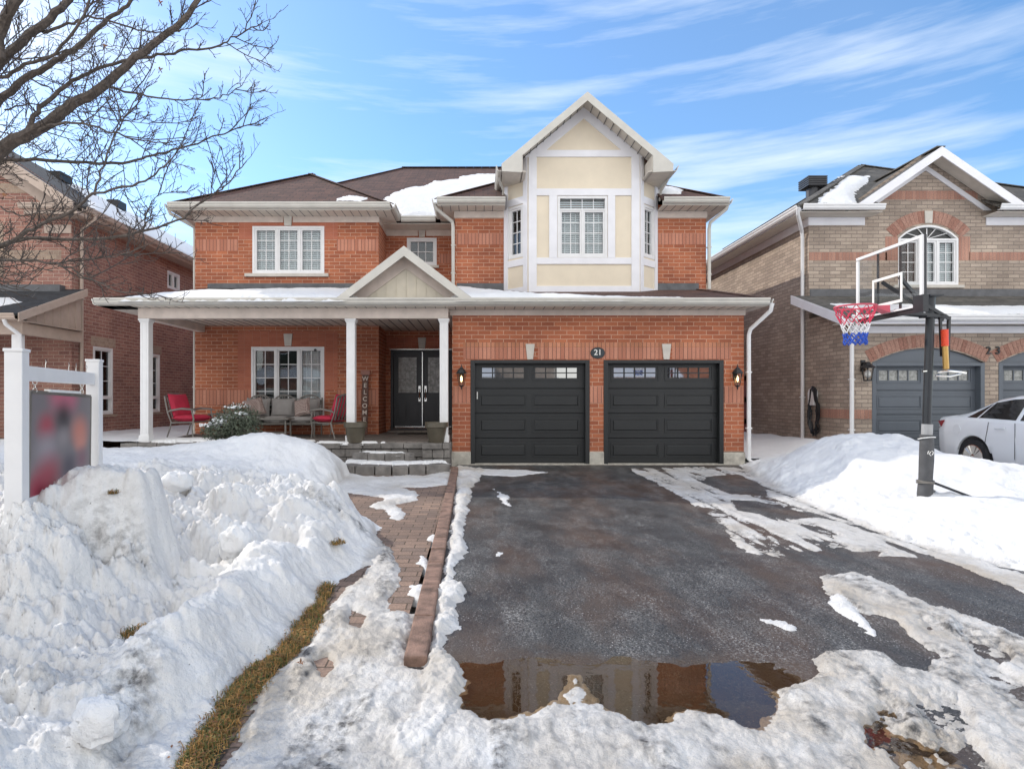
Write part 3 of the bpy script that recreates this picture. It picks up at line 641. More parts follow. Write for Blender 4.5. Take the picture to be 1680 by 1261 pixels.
# accent courses
A = MB(); e = .004
def band(mb, F, u0, u1, z0, z1, d=.006, m=0): mb.fbox(F, u0, u1, -.02, d, z0, z1, m)
band(A, FG, -.34, 1.0, 2.19, 2.435); band(A, FG, 1.21, 3.78, 2.19, 2.435); band(A, FG, 3.99, 5.21, 2.19, 2.435)
band(A, FG, -.34, 5.21, 2.44, 2.535, .006, 1)
for u0, u1 in ((XG0+.01, -.20), (2.29, 2.56), (5.07, XG1-.01)): band(A, FG, u0, u1, 1.28, 1.62)
band(A, FL, XL0+.01, -5.95, 5.0, 5.29); band(A, FL, -3.52, XL1-.01, 5.0, 5.29)
band(A, FL, XL0+.01, -5.66, 1.21, 1.58); band(A, FL, -3.52, XL1-.01, 1.21, 1.58)
band(A, FU, XG0, .56, 5.09, 5.36); band(A, FU, 4.3, XG1-.01, 5.09, 5.36)
band(A, FR, XL1+.01, -2.0, 4.95, 5.2); band(A, FR, -1.07, XG0-.04, 4.95, 5.2)
A.build('accent_course', [M['soldier'], M['header']], H, each=True)
A = MB()
for (a, b, z0, z1, t) in ((-5.63, -3.83, .5, 2.64, 3.02), (-5.6, -3.83, 4.44, 5.61, 5.83)):
    u0, u1 = a-.33, b+.33
    for p in ((u0, a, 1.58 if z0 < 1 else 5.29, t), (b, u1, 1.58 if z0 < 1 else 5.29, t), (a, b, z1, t)): band(A, FL, p[0], p[1], p[2], p[3], .005)
    if z0 < 1: band(A, FL, u0+.3, a, .8, 1.58, .0055); band(A, FL, b, u1-.3, .8, 1.58, .0055)
    else: band(A, FL, a-.33, a, 4.9, 5.29, .0055) if 0 else None
band(A, FR, -2.48, -.6, 2.72, 2.98)
A.build('window_surround', M['smooth_brick'], H, each=True)
def keystone(par, F, u, z0, z1, w0, w1, d=.03, m=None):
    k = MB(); q = [(u-w0/2, z0), (u+w0/2, z0), (u+w1/2, z1), (u-w1/2, z1)]
    k.hexa([F(q[0][0], d, z0), F(q[1][0], d, z0), F(q[1][0], -.01, z0), F(q[0][0], -.01, z0), F(q[3][0], d, z1), F(q[2][0], d, z1), F(q[2][0], -.01, z1), F(q[3][0], -.01, z1)])
    k.build('keystone', m or M['stone'], par, bevel=.006)
keystone(H, FG, 1.045, 2.18, 2.5, .12, .19); keystone(H, FG, 3.87, 2.18, 2.5, .12, .19)
keystone(H, FL, -4.72, 2.66, 2.96, .16, .22); keystone(H, FL, -4.72, 5.62, 5.86, .17, .21, .05)
keystone(H, FR, -1.53, 2.68, 2.98, .16, .22); keystone(H, FR, -1.53, 5.64, 5.9, .15, .2)
s = MB()                                            # concrete footings of the garage piers
s.box(XG0-.02, -.185, YG-.03, YG+.4, -.3, .27); s.box(2.275, 2.575, YG-.03, YG+.3, -.3, .27); s.box(5.055, XG1+.02, YG-.03, YG+.5, -.3, .26)
s.build('foundation', M['concrete'], H, bevel=.015, each=True)
# ---- windows
sl = MB(); sl.fbox(FL, -5.78, -3.72, -.05, .06, 4.36, 4.44); sl.fbox(FR, -1.98, -1.08, -.05, .05, 4.82, 4.89); sl.fbox(FL, -5.75, -3.72, -.05, .05, .71, .78)
sl.build('window_sill', M['stone'], H, bevel=.008, each=True)
window(H, FL, -5.6, -3.83, 4.44, 5.61, 3, 2, 4, blinds=(0, 1, 2))
window(H, FL, -5.63, -3.83, .78, 2.64, 3, 2, 5, blinds=(2,))
window(H, FR, -1.93, -1.14, 4.89, 5.62, 1, 3, 2, label='small square upstairs window of six panes')
window(H, sidew(XL0, -1), 19, 20, 4.4, 5.6, 1, 2, 3)
# ---- garage doors
def garage_door(par, F, u0, u1, z1, m, style=0, zb=0):
    fr = MB(); fr.fbox(F, u0, u0+.09, -.2, .012, zb, z1); fr.fbox(F, u1-.09, u1, -.2, .012, zb, z1); fr.fbox(F, u0+.09, u1-.09, -.2, .012, z1-.07, z1)
    fr.fbox(F, u0+.09, u1-.09, -.2, -.10, z1-.10, z1-.07)
    D = fr.build('garage_door', m, par, bevel=.006)
    a, b, zt = u0+.09, u1-.09, z1-.07
    n = 4; hh = (zt-zb-.02)/n
    for k in range(n):
        p = MB(); c0 = zb+.02+k*hh; c1 = c0+hh-.006; top = k == n-1
        pw = (b-a-.30)/2
        hs = []
        for q in range(2):
            x0 = a+.09+q*(pw+.12); x1 = x0+pw
            if top: hs.append((x0+.06, x1-.06, c0+.22, c1-.08))
        wall(p, F, a, b, c0, c1, [(x0, x1, z0, z1_) for x0, x1, z0, z1_ in hs], rev=.04) if 0 else None
        base = face(F(0, -.13, 0), F(1, 0, 0)-F(0, 0, 0), F(0, 1, 0)-F(0, 0, 0))
        wall(p, base, a, b, c0+.008, c1, hs, rev=.03)
        p.fbox(base, a, b, -.04, -.035, c0, c1)
        p.face([base(a, 0, c0+.008), base(a, -.012, c0), base(b, -.012, c0), base(b, 0, c0+.008)])
        p.fbox(base, a, b, 0, .006, c0+.035, c0+.05); p.fbox(base, a, b, 0, .006, c1-.05, c1-.035)   # ribs along the joints
        for q in range(2):
            x0 = a+.09+q*(pw+.12); x1 = x0+pw; y0, y1 = (c0+.12, c1-.10)
            if top: y0, y1 = c0+.16, c1-.03
            for (w_, d0, d1) in ((.018, .0, .014),):
                p.fbox(base, x0, x1, d0, d1, y0, y0+w_); p.fbox(base, x0, x1, d0, d1, y1-w_, y1)
                p.fbox(base, x0, x0+w_, d0, d1, y0+w_, y1-w_); p.fbox(base, x1-w_, x1, d0, d1, y0+w_, y1-w_)
            if not top:
                i_ = .042; j_ = .058
                o_ = [(x0+i_, y0+i_), (x1-i_, y0+i_), (x1-i_, y1-i_), (x0+i_, y1-i_)]; n_ = [(x0+j_, y0+j_), (x1-j_, y0+j_), (x1-j_, y1-j_), (x0+j_, y1-j_)]
                for t in range(4):
                    t2 = (t+1) % 4; p.face([base(o_[t][0], .0005, o_[t][1]), base(o_[t2][0], .0005, o_[t2][1]), base(n_[t2][0], .013, n_[t2][1]), base(n_[t][0], .013, n_[t][1])])
                p.face([base(x, .013, z) for x, z in n_])
        pa = p.build('door_panel', m, D)
        if top:
            g = MB(); mu = MB()
            for x0, x1, z0, z1_ in hs:
                g.cut(); mu.cut(); g.fbox(base, x0, x1, -.028, -.024, z0, z1_)
                for i in range(1, 4): x = x0+(x1-x0)*i/4; mu.fbox(base, x-.012, x+.012, -.022, -.006, z0, z1_)
                if not style: mu.fbox(base, x0, x1, -.022, -.007, (z0+z1_)/2-.01, (z0+z1_)/2+.01)
            g.build('door_window', M['garageglass'] if not style else M['frost'], D); mu.build('window_grille', m, D)
    return D
D1 = garage_door(H, FG, -.19, 2.28, 2.17, M['garage']); D2 = garage_door(H, FG, 2.57, 5.06, 2.17, M['garage'])
h = MB(); h.fbox(FG, -.06, -.04, -.13, -.115, 1.36, 1.51); h.build('door_handle', M['lettering'], D1)
s = MB(); s.box(-.19, 2.28, YG-.05, YG+.3, -.08, .018); s.box(2.57, 5.06, YG-.05, YG+.3, -.08, .018); s.build('door_threshold', M['concrete'], H, each=True)
# ---- number plaque
pl = MB(); pl.lathe(2.445, YG-.006, [(.15, 0), (.15, -.012), (.142, -.022)], 36, cz=2.315, ax='y', squash=.78)
plq = pl.build('number_plaque', plain('navy_plaque', (.02, .03, .035), .3), H)
pl = MB()
for sg in (0, math.pi):
    pl.cut()
    for k in range(-8, 9):
        t = sg+k*.115; t2 = t+.115
        if k == 8: continue
        q = [(r*math.cos(u_), r*.78*math.sin(u_)) for u_ in (t, t2) for r in (.118, .133)]
        pl.hexa([FG(2.445+x, dd, 2.315+z) for dd in (.020, .027) for x, z in (q[0], q[1], q[3], q[2])])
pl.build('plaque_border', M['lettering'], plq)
text_mesh('number_digits', '21', FG, 2.445, 2.32, .165, .004, M['lettering'], plq, d=.03)
# ---- wall lanterns
def lantern(par, F, u, z, s=1, box_=False):
    m = MB(); o = F(u, .13*s, z)
    pts = lambda L: [(r*s, h_*s) for r, h_ in L]
    m.fbox(F, u-.035*s, u+.035*s, 0, .02, z-.05*s, z+.12*s)
    m.tube([F(u, .01, z+.05*s), F(u, .06*s, z+.17*s), F(u, .13*s, z+.16*s)], .012*s, 6)
    m.lathe(o.x, o.y, pts([(.105, .085), (.108, .10), (.085, .135), (.062, .17), (.04, .185), (.03, .21), (.012, .222), (.012, .24), (.004, .275)]), 12, cz=o.z)
    m.lathe(o.x, o.y, pts([(.004, -.25), (.014, -.22), (.016, -.195), (.05, -.175), (.055, -.16)]), 12, cz=o.z)
    for k in range(6):
        a = k*math.pi/3; c_, s_ = math.cos(a), math.sin(a)
        m.tube([(o.x+.05*s*c_, o.y+.05*s*s_, o.z-.165*s), (o.x+.096*s*c_, o.y+.096*s*s_, o.z+.09*s)], .0055*s, 4)
    L = m.build('wall_lantern', M['black'], par)
    g = MB(); g.lathe(o.x, o.y, pts([(.045, -.16), (.09, .085)]), 6, cz=o.z); g.build('lantern_glass', glass_mat('lantern_glass', (.85, .83, .78)), L)
    b = MB(); b.lathe(o.x, o.y, pts([(.004, -.09), (.022, -.05), (.02, -.01), (.004, .04)]), 10, cz=o.z); b.build('bulb', M['lamp'], L, smooth=True)
lantern(H, FG, -.375, 1.80); lantern(H, FG, 5.29, 1.80)
# ---- lower roof over porch and garage
ZE, YE = 3.36, 11.72
SLO = (4.06-ZE)/(YL-YE)
R = MB()
def zlow(x, y): return ZE+SLO*(y-YE)
t = .05
R.prism([(-7.6, YE, ZE), (5.72, YE, ZE), (5.33, YU, zlow(0, YU)), (5.33, YU+.05, zlow(0, YU)), (XG0, YU+.05, zlow(0, YU)), (XG0, YR, zlow(0, YR)), (XL1, YR, zlow(0, YR)), (XL1, YL+.02, zlow(0, YL)), (-6.75, YL+.02, zlow(0, YL))], (0, 0, -t))
R.prism([(-7.6, YE, ZE), (-6.75, YL+.02, zlow(0, YL)), (-7.02, YL+.3, zlow(0, YL)-.05), (-7.6, YL+.3, ZE)], (0, 0, -t))
R.prism([(5.72, YE, ZE), (5.72, YU+.1, ZE), (5.33, YU, zlow(0, YU))], (0, 0, -t))
# porch gable
gx, gy, gz, gw = -1.50, 11.66, 4.39, 1.34
def gable_roof(R, gx, gy, gz, gw, zf, yb, t=.05):
    R.prism([(gx-gw, gy, zf), (gx, gy, gz), (gx, yb, gz), (gx-gw, yb, zf)], (0, 0, -t)); R.prism([(gx, gy, gz), (gx+gw, gy, zf), (gx+gw, yb, zf), (gx, yb, gz)], (0, 0, -t))
gable_roof(R, gx, gy, gz, gw, ZE+.01, YR-.05)
# upper roofs
SM = .58; EY, EZ = 15.0, 5.98; RY, RZ = 21.6, 5.98+.58*6.6
ex0, ex1 = -7.38, 5.82; rx0, rx1 = -2.85, 1.25
bY = 28.3
R.prism([(ex0, EY, EZ), (ex1, EY, EZ), (rx1, RY, RZ), (rx0, RY, RZ)], (0, 0, -t))
R.prism([(ex0, EY, EZ), (rx0, RY, RZ), (ex0, bY, EZ)], (0, 0, -t)); R.prism([(ex1, EY, EZ), (ex1, bY, EZ), (rx1, RY, RZ)], (0, 0, -t))
R.prism([(ex0, bY, EZ), (rx0, RY, RZ), (rx1, RY, RZ), (ex1, bY, EZ)], (0, 0, -t))
def hip(R, x0, x1, y0, z0, sl, yb, t=.05):
    c = (x0+x1)/2; w = (x1-x0)/2; zz = z0+sl*w
    R.prism([(x0, y0, z0), (x1, y0, z0), (c, y0+w, zz)], (0, 0, -t))
    R.prism([(x0, y0, z0), (c, y0+w, zz), (c, yb, zz), (x0, yb, z0)], (0, 0, -t)); R.prism([(x1, y0, z0), (x1, yb, z0), (c, yb, zz), (c, y0+w, zz)], (0, 0, -t))
    return c, y0+w, zz
hip(R, -7.38, -2.12, 13.98, 6.0, .64, 19.5)
zn = 6.05+.62*.45
R.prism([(-1.0, 13.78, 6.05), (.60, 13.78, 6.05), (.60, 14.23, zn), (4.29, 14.23, zn), (4.29, 13.78, 6.05), (5.82, 13.78, 6.05), (2.41, 17.19, 8.164)], (0, 0, -t))
R.prism([(-1.0, 13.78, 6.05), (2.41, 17.19, 8.164), (2.41, 20, 8.164), (-1.0, 20, 6.05)], (0, 0, -t)); R.prism([(5.82, 13.78, 6.05), (5.82, 20, 6.05), (2.41, 20, 8.164), (2.41, 17.19, 8.164)], (0, 0, -t))
bx, by, bz, bw = 2.42, 13.22, 8.25, 1.93
gable_roof(R, bx, by, bz, bw, 6.63, 19)
R.build('roof', M['roof'], H)
# ridge caps
rc = MB()
for a, b in (((rx0, RY, RZ), (ex0, EY, EZ)), ((rx0, RY, RZ), (rx1, RY, RZ)), ((-4.75, 16.61, 7.683), (-7.38, 13.98, 6)), ((-4.75, 16.61, 7.683), (-2.12, 13.98, 6)), ((-4.75, 16.61, 7.683), (-4.75, 18.5, 7.683)),
             ((2.41, 17.19, 8.16), (5.82, 13.78, 6.05)), ((2.41, 17.19, 8.16), (-1.0, 13.78, 6.05)), ((5.72, YE, ZE), (5.33, YU, zlow(0, YU))), ((-7.6, YE, ZE), (-6.75, YL, zlow(0, YL)))):
    rc.cut(); a = Vector(a); b = Vector(b); n = max(2, int((b-a).length/.28))
    for k in range(n):
        p = a.lerp(b, k/n); q = a.lerp(b, (k+.985)/n); rc.bar(p+Vector((0, 0, .012)), q+Vector((0, 0, .012)), .2, .022)
rc.build('ridge_cap', M['roof'], H)
# flashing where lower roof meets wall
f = MB(); f.box(-6.7, XL1-.01, YL-.025, YL-.003, zlow(0, YL)-.05, zlow(0, YL)+.13); f.box(-6.55, -2.55, YL-.22, YL-.03, zlow(0, YL)-.02, zlow(0, YL)+.10)
f.box(XG0+.02, 5.3, YU-.02, YU-.002, zlow(0, YU)-.05, zlow(0, YU)+.16)
f.build('flashing', M['flash'], H, each=True)
# gutters, fascia, soffit
g = MB(); fs = MB(); sf = MB()
gutter(g, (-7.62, YE, ZE-.125), (5.74, YE, ZE-.125), (0, -1, 0)); gutter(g, (-7.62, YL+.3, ZE-.125), (-7.62, YE+.005, ZE-.125), (-1, 0, 0)); gutter(g, (5.74, YU, ZE-.125), (5.74, YE+.005, ZE-.125), (1, 0, 0))
fs.box(-7.6, 5.72, YE+.002, YE+.02, ZE-.14, ZE-.052); fs.box(-7.618, -7.6, YE, YL+.3, ZE-.14, ZE-.052); fs.box(5.722, 5.738, YE, YU, ZE-.14, ZE-.052)
sf.box(-7.6, 5.72, YE+.02, YG-.032, ZE-.15, ZE-.135); sf.box(5.485, 5.72, YG-.03, YU, ZE-.15, ZE-.135)
for (x0, x1, y, z, yb) in ((-7.38, -2.12, 13.98, 6.0, YL), (-1.0, 5.82, 13.78, 6.05, YU)):
    segs = [(x0, x1)] if x0 < -2 else [(x0, .60), (4.29, x1)]
    for a_, b_ in segs: gutter(g, (a_, y, z-.12), (b_, y, z-.12), (0, -1, 0)); fs.box(a_, b_, y+.002, y+.02, z-.14, z-.052); sf.box(a_, b_, y+.02, yb+.3, z-.155, z-.14)
gutter(g, (-2.12, EY, 5.88), (-2.12, 13.985, 5.88), (1, 0, 0)); gutter(g, (-1.0, 13.785, 5.93), (-1.0, EY, 5.93), (-1, 0, 0)); gutter(g, (-2.0, EY, EZ-.12), (-1.12, EY, EZ-.12), (0, -1, 0))
gutter(g, (-7.38, 24, 5.88), (-7.38, 13.985, 5.88), (-1, 0, 0)); gutter(g, (5.82, 13.785, 5.93), (5.82, 24, 5.93), (1, 0, 0))
sf.box(-2.49, -.6, EY+.02, YR, EZ-.155, EZ-.14); sf.box(-7.38, XL0, 14.8, 24, 5.845, 5.86); sf.box(XG1, 5.82, 14.55, 24, 5.89, 5.905)
sf.box(XL1, -2.12, 14.81, YR, 5.845, 5.86); sf.box(-1.0, XG0-.03, 14.55, YR, 5.89, 5.905)
g.build('gutter', M['almond'], H); fs.build('fascia', M['almond'], H)
# soffit panel joints
j = MB()
for (x0, x1, y0, y1, z) in ((-7.3, 5.6, YE+.03, YG-.04, ZE-.152), (-7.3, -2.2, 14.0, 14.49, 5.843), (-.9, .5, 13.8, 14.23, 5.893), (4.4, 5.8, 13.8, 14.23, 5.893)):
    x = x0; j.cut()
    while x < x1: j.box(x, x+.014, y0, y1, z-.004, z); x += .2
j.build('soffit_seam', M['flash'], H); sf.build('soffit', M['soffit'], H)
# frieze boards under the soffits
b = MB(); b.box(-.62, XG1+.02, YG-.028, YG-.002, 3.09, 3.205); b.box(XL0-.02, -4.84, YL-.025, YL-.002, 5.70, 5.845); b.box(-4.6, XL1+.02, YL-.025, YL-.002, 5.70, 5.845)
b.box(XL1+.002, XL1+.02, YL-.02, YR, 5.70, 5.845); b.box(XL1+.02, -1.64, YR-.02, YR-.002, 5.67, 5.825); b.box(-1.42, XG0-.04, YR-.02, YR-.002, 5.67, 5.825)
b.box(XG0-.05, .62, YU-.025, YU-.002, 5.73, 5.89); b.box(4.28, XG1+.02, YU-.025, YU-.002, 5.73, 5.89)
b.build('frieze_board', M['beam'], H, each=True)
# porch beam, ceiling
b = MB(); b.box(-6.95, XG0-.07, 11.96, 12.16, 3.0, 3.21); b.box(-6.95, -6.77, 12.16, YL, 3.0, 3.21); b.build('porch_beam', M['beam'], H, bevel=.006)
b = MB(); b.box(-6.77, XG0-.01, 12.16, YR-.01, 3.16, 3.2); b.box(-7.6, -6.95, YE+.02, YL+.3, ZE-.15, ZE-.135)
b.build('porch_ceiling', M['soffit'], H)
j = MB(); x = -6.7
while x < XG0-.1: j.box(x, x+.02, 12.17, YR-.02, 3.154, 3.161); x += .22
j.build('ceiling_seam', M['flash'], H)
for cx, zb in ((-6.83, .5), (-2.63, .5), (-.73, .5)):
    c = MB(); w = .085; c.box(cx-w, cx+w, 12.06-w, 12.06+w, zb, 3.0)
    c.box(cx-w-.03, cx+w+.03, 12.06-w-.03, 12.06+w+.03, 2.955, 2.995); c.box(cx-w-.015, cx+w+.015, 12.06-w-.015, 12.06+w+.015, 2.92, 2.955)
    c.box(cx-w-.02, cx+w+.02, 12.06-w-.02, 12.06+w+.02, zb-.02, zb+.12)
    for s_ in (-1, 1): c.box(cx+s_*.04-.008, cx+s_*.04+.008, 12.06-w-.004, 12.06-w+.01, zb+.15, 2.9)
    c.build('porch_column', M['white'], H, bevel=.006)
# porch gable front
b = MB(); th = .025; zb = ZE+.01
for s_ in (-1, 1):                                   # rake boards
    L = [(gx+s_*gw, gy-.03, zb-.01), (gx, gy-.03, gz), (gx, gy-.03, gz-.20), (gx+s_*(gw-.24), gy-.03, zb-.01)]
    b.prism(L if s_ > 0 else L[::-1], (0, .03, 0))
b.build('gable_rake', M['almond'], H)
b = MB(); 
for s_ in (-1, 1):
    L = [(gx+s_*(gw-.1), gy+.30, zb), (gx, gy+.30, gz-.085), (gx, gy+.30, gz-.38), (gx+s_*(gw-.47), gy+.30, zb)]
    b.prism(L if s_ > 0 else L[::-1], (0, .02, 0))
    L = [(gx+s_*(gw-.03), gy, zb-.0), (gx, gy, gz-.06), (gx, gy+.31, gz-.06), (gx+s_*(gw-.03), gy+.31, zb)]
    b.prism(L, (0, 0, -.02))
b.build('gable_soffit', M['beam'], H)
b = MB(); b.face([(gx-gw+.4, gy+.33, zb), (gx+gw-.4, gy+.33, zb), (gx, gy+.33, gz-.35)]); x = gx-.8
for k in range(9):
    xx = gx-.8+k*.2; hh = (gz-.35)-abs(xx-gx)*.76
    if hh > zb+.03: b.box(xx-.008, xx+.008, gy+.318, gy+.332, zb, hh)
b.build('gable_siding', M['siding'], H)
# ---- bay
BZ0, BZ1 = 3.80, 6.9
fB = front(13.74)
s45 = 1/math.sqrt(2)
pL0, pL1, pR1, pR0 = Vector((.60, YU, 0)), Vector((1.12, 13.74, 0)), Vector((3.75, 13.74, 0)), Vector((4.29, YU, 0))
fBL = face(pL0, pL1-pL0, Vector((-(pL0-pL1).y, (pL0-pL1).x, 0))); 
if (fBL(0, 1, 0)-fBL(0, 0, 0)).y > 0: fBL = face(pL0, pL1-pL0, Vector(((pL0-pL1).y, -(pL0-pL1).x, 0)))
fBR = face(pR1, pR0-pR1, Vector(((pR0-pR1).y, -(pR0-pR1).x, 0)))
if (fBR(0, 1, 0)-fBR(0, 0, 0)).y > 0: fBR = face(pR1, pR0-pR1, Vector((-(pR0-pR1).y, (pR0-pR1).x, 0)))
LL = (pL1-pL0).length; RL = (pR0-pR1).length
wz0, wz1 = 4.66, 6.09
b = MB()
wall(b, fB, 1.12, 3.75, BZ0, 7.0, [(1.82, 2.98, wz0, wz1)]); wall(b, fBL, 0, LL, BZ0, 7.0, [(.13, LL-.12, 4.70, 5.93)]); wall(b, fBR, 0, RL, BZ0, 7.0, [(.12, RL-.13, 4.70, 5.93)])
b.face([fB(1.14, 0, 7.0), fB(3.73, 0, 7.0), fB(2.43, 0, 8.02)])
b.build('bay_wall', M['stucco'], H)
b = MB(); T = .028
for u0, u1, z0, z1 in ((1.14, 1.33, BZ0, 7.06), (3.54, 3.73, BZ0, 7.06), (1.33, 3.54, BZ0, 3.99), (1.33, 3.54, 4.50, 4.65), (1.33, 3.54, 6.10, 6.26), (1.33, 3.54, 7.0, 7.16), (1.62, 1.81, 4.65, 6.10), (2.99, 3.16, 4.65, 6.10)):
    b.fbox(fB, u0, u1, -.01, T+(.003 if u1-u0 < .3 else 0), z0, z1)
for F, L in ((fBL, LL), (fBR, RL)):
    b.fbox(F, .0, .12, -.01, T, BZ0, 7.0); b.fbox(F, L-.12, L-.002, -.01, T, BZ0, 7.0)
    b.fbox(F, .12, L-.12, -.01, T-.004, BZ0, 3.99); b.fbox(F, .12, L-.12, -.01, T-.004, 4.5, 4.66); b.fbox(F, .12, L-.12, -.01, T-.004, 5.95, 6.12)
for s_ in (-1, 1):
    L = [(2.43+s_*1.38, 13.715, 7.0), (2.43, 13.715, 8.165), (2.43, 13.715, 7.90), (2.43+s_*1.07, 13.715, 7.0)]
    b.prism(L if s_ > 0 else L[::-1], (0, .03, 0))
b.build('bay_trim', M['trim'], H, bevel=.004)
BW = window(H, fB, 1.82, 2.98, wz0, wz1, 2, 2, 4, blinds='all', top=.24, label='bay centre window of two sashes under a low transom')
window(H, fBL, .13, LL-.12, 4.70, 5.93, 1, 2, 4); window(H, fBR, .12, RL-.13, 4.70, 5.93, 1, 2, 4, blinds='all')
b = MB()
for s_ in (-1, 1):                                   # main gable rake boards and boxed returns
    L = [(bx+s_*bw, by-.03, 6.63), (bx, by-.03, bz), (bx, by-.03, bz-.20), (bx+s_*(bw-.46), by-.03, 6.815), (bx+s_*(bw-.46), by-.03, 6.44), (bx+s_*bw*.995, by-.03, 6.46)]
    b.prism(L if s_ > 0 else L[::-1], (0, .03, 0))
b.build('gable_rake', M['almond'], H)
b = MB(); j = MB()
for s_ in (-1, 1):
    L = [(bx+s_*(bw-.02), by, 6.60), (bx, by, bz-.07), (bx, 13.74, bz-.07), (bx+s_*(bw-.02), 13.74, 6.60)]
    b.prism(L, (0, 0, -.02))
    b.prism([(bx+s_*(bw-.02), by, 6.46), (bx+s_*(bw-.55), by, 6.46), (bx+s_*(bw-.55), YU+.3, 6.46), (bx+s_*(bw-.02), YU+.3, 6.46)], (0, 0, .02))
    b.prism([(bx+s_*(bw-.48), by+.002, 6.46), (bx+s_*(bw-.48), by+.002, 6.83), (bx+s_*(bw-.48), YU, 6.83), (bx+s_*(bw-.48), YU, 6.46)], (.02*s_, 0, 0))
    j.cut()
    for k in range(1, 12):
        f_ = k/12.; xx = bx+s_*(bw-.05)*f_; zz = bz-.093-(bz-6.62)*f_
        j.box(xx-.006, xx+.006, by+.01, 13.7, zz-.012, zz+.006)
b.build('gable_soffit', M['soffit'], H); j.build('soffit_seam', M['flash'], H)
g = MB()
gutter(g, (bx-bw, by-.01, 6.475), (bx-bw, 17, 6.475), (-1, 0, 0)); gutter(g, (bx+bw, by-.01, 6.475), (bx+bw, 17, 6.475), (1, 0, 0)); 
g.build('gutter', M['almond'], H)
def spout(par, pts, m, r=.042):
    s = MB(); s.tube(pts, r, 8)
    for i in (1,):
        pass
    for p, q in zip(pts[:-1], pts[1:]):
        L = (Vector(q)-Vector(p)).length
        if L > 1.2:
            for f in (.3, .75): c = Vector(p).lerp(Vector(q), f); s.box(c.x-.055, c.x+.055, c.y-.03, c.y+.05, c.z-.012, c.z+.012)
    s.build('downspout', m, par, smooth=True)
spout(H, [(5.80, 11.66, 3.26), (5.79, 11.70, 3.12), (5.57, 12.09, 2.8), (5.545, 12.12, 2.68), (5.55, 12.12, .12), (5.60, 12.0, .05)], M['white'])
spout(H, [(-1.06, 13.84, 5.97), (-1.04, 13.9, 5.86), (-.66, 14.16, 5.62), (-.64, 14.18, 5.5), (-.64, 14.18, 4.02)], M['almond'])
spout(H, [(5.85, 13.84, 5.97), (5.83, 13.9, 5.84), (5.55, 14.16, 5.6), (5.54, 14.2, 5.45), (5.54, 14.2, 4.0)], M['almond'])
spout(H, [(-7.44, 14.05, 5.9), (-7.42, 14.1, 5.8), (-7.09, 14.6, 5.62), (-7.08, 14.62, 5.4), (-7.08, 14.62, .4)], M['almond'])
spout(H, [(bx-bw-.05, 13.6, 6.48), (bx-bw-.03, 13.7, 6.42), (.56, 14.0, 6.33), (.56, 14.18, 6.12)], M['almond'], .03)
spout(H, [(bx+bw+.04, 13.7, 6.48), (bx+bw+.02, 13.8, 6.42), (4.34, 14.08, 6.34), (4.34, 14.18, 6.12)], M['almond'], .03)
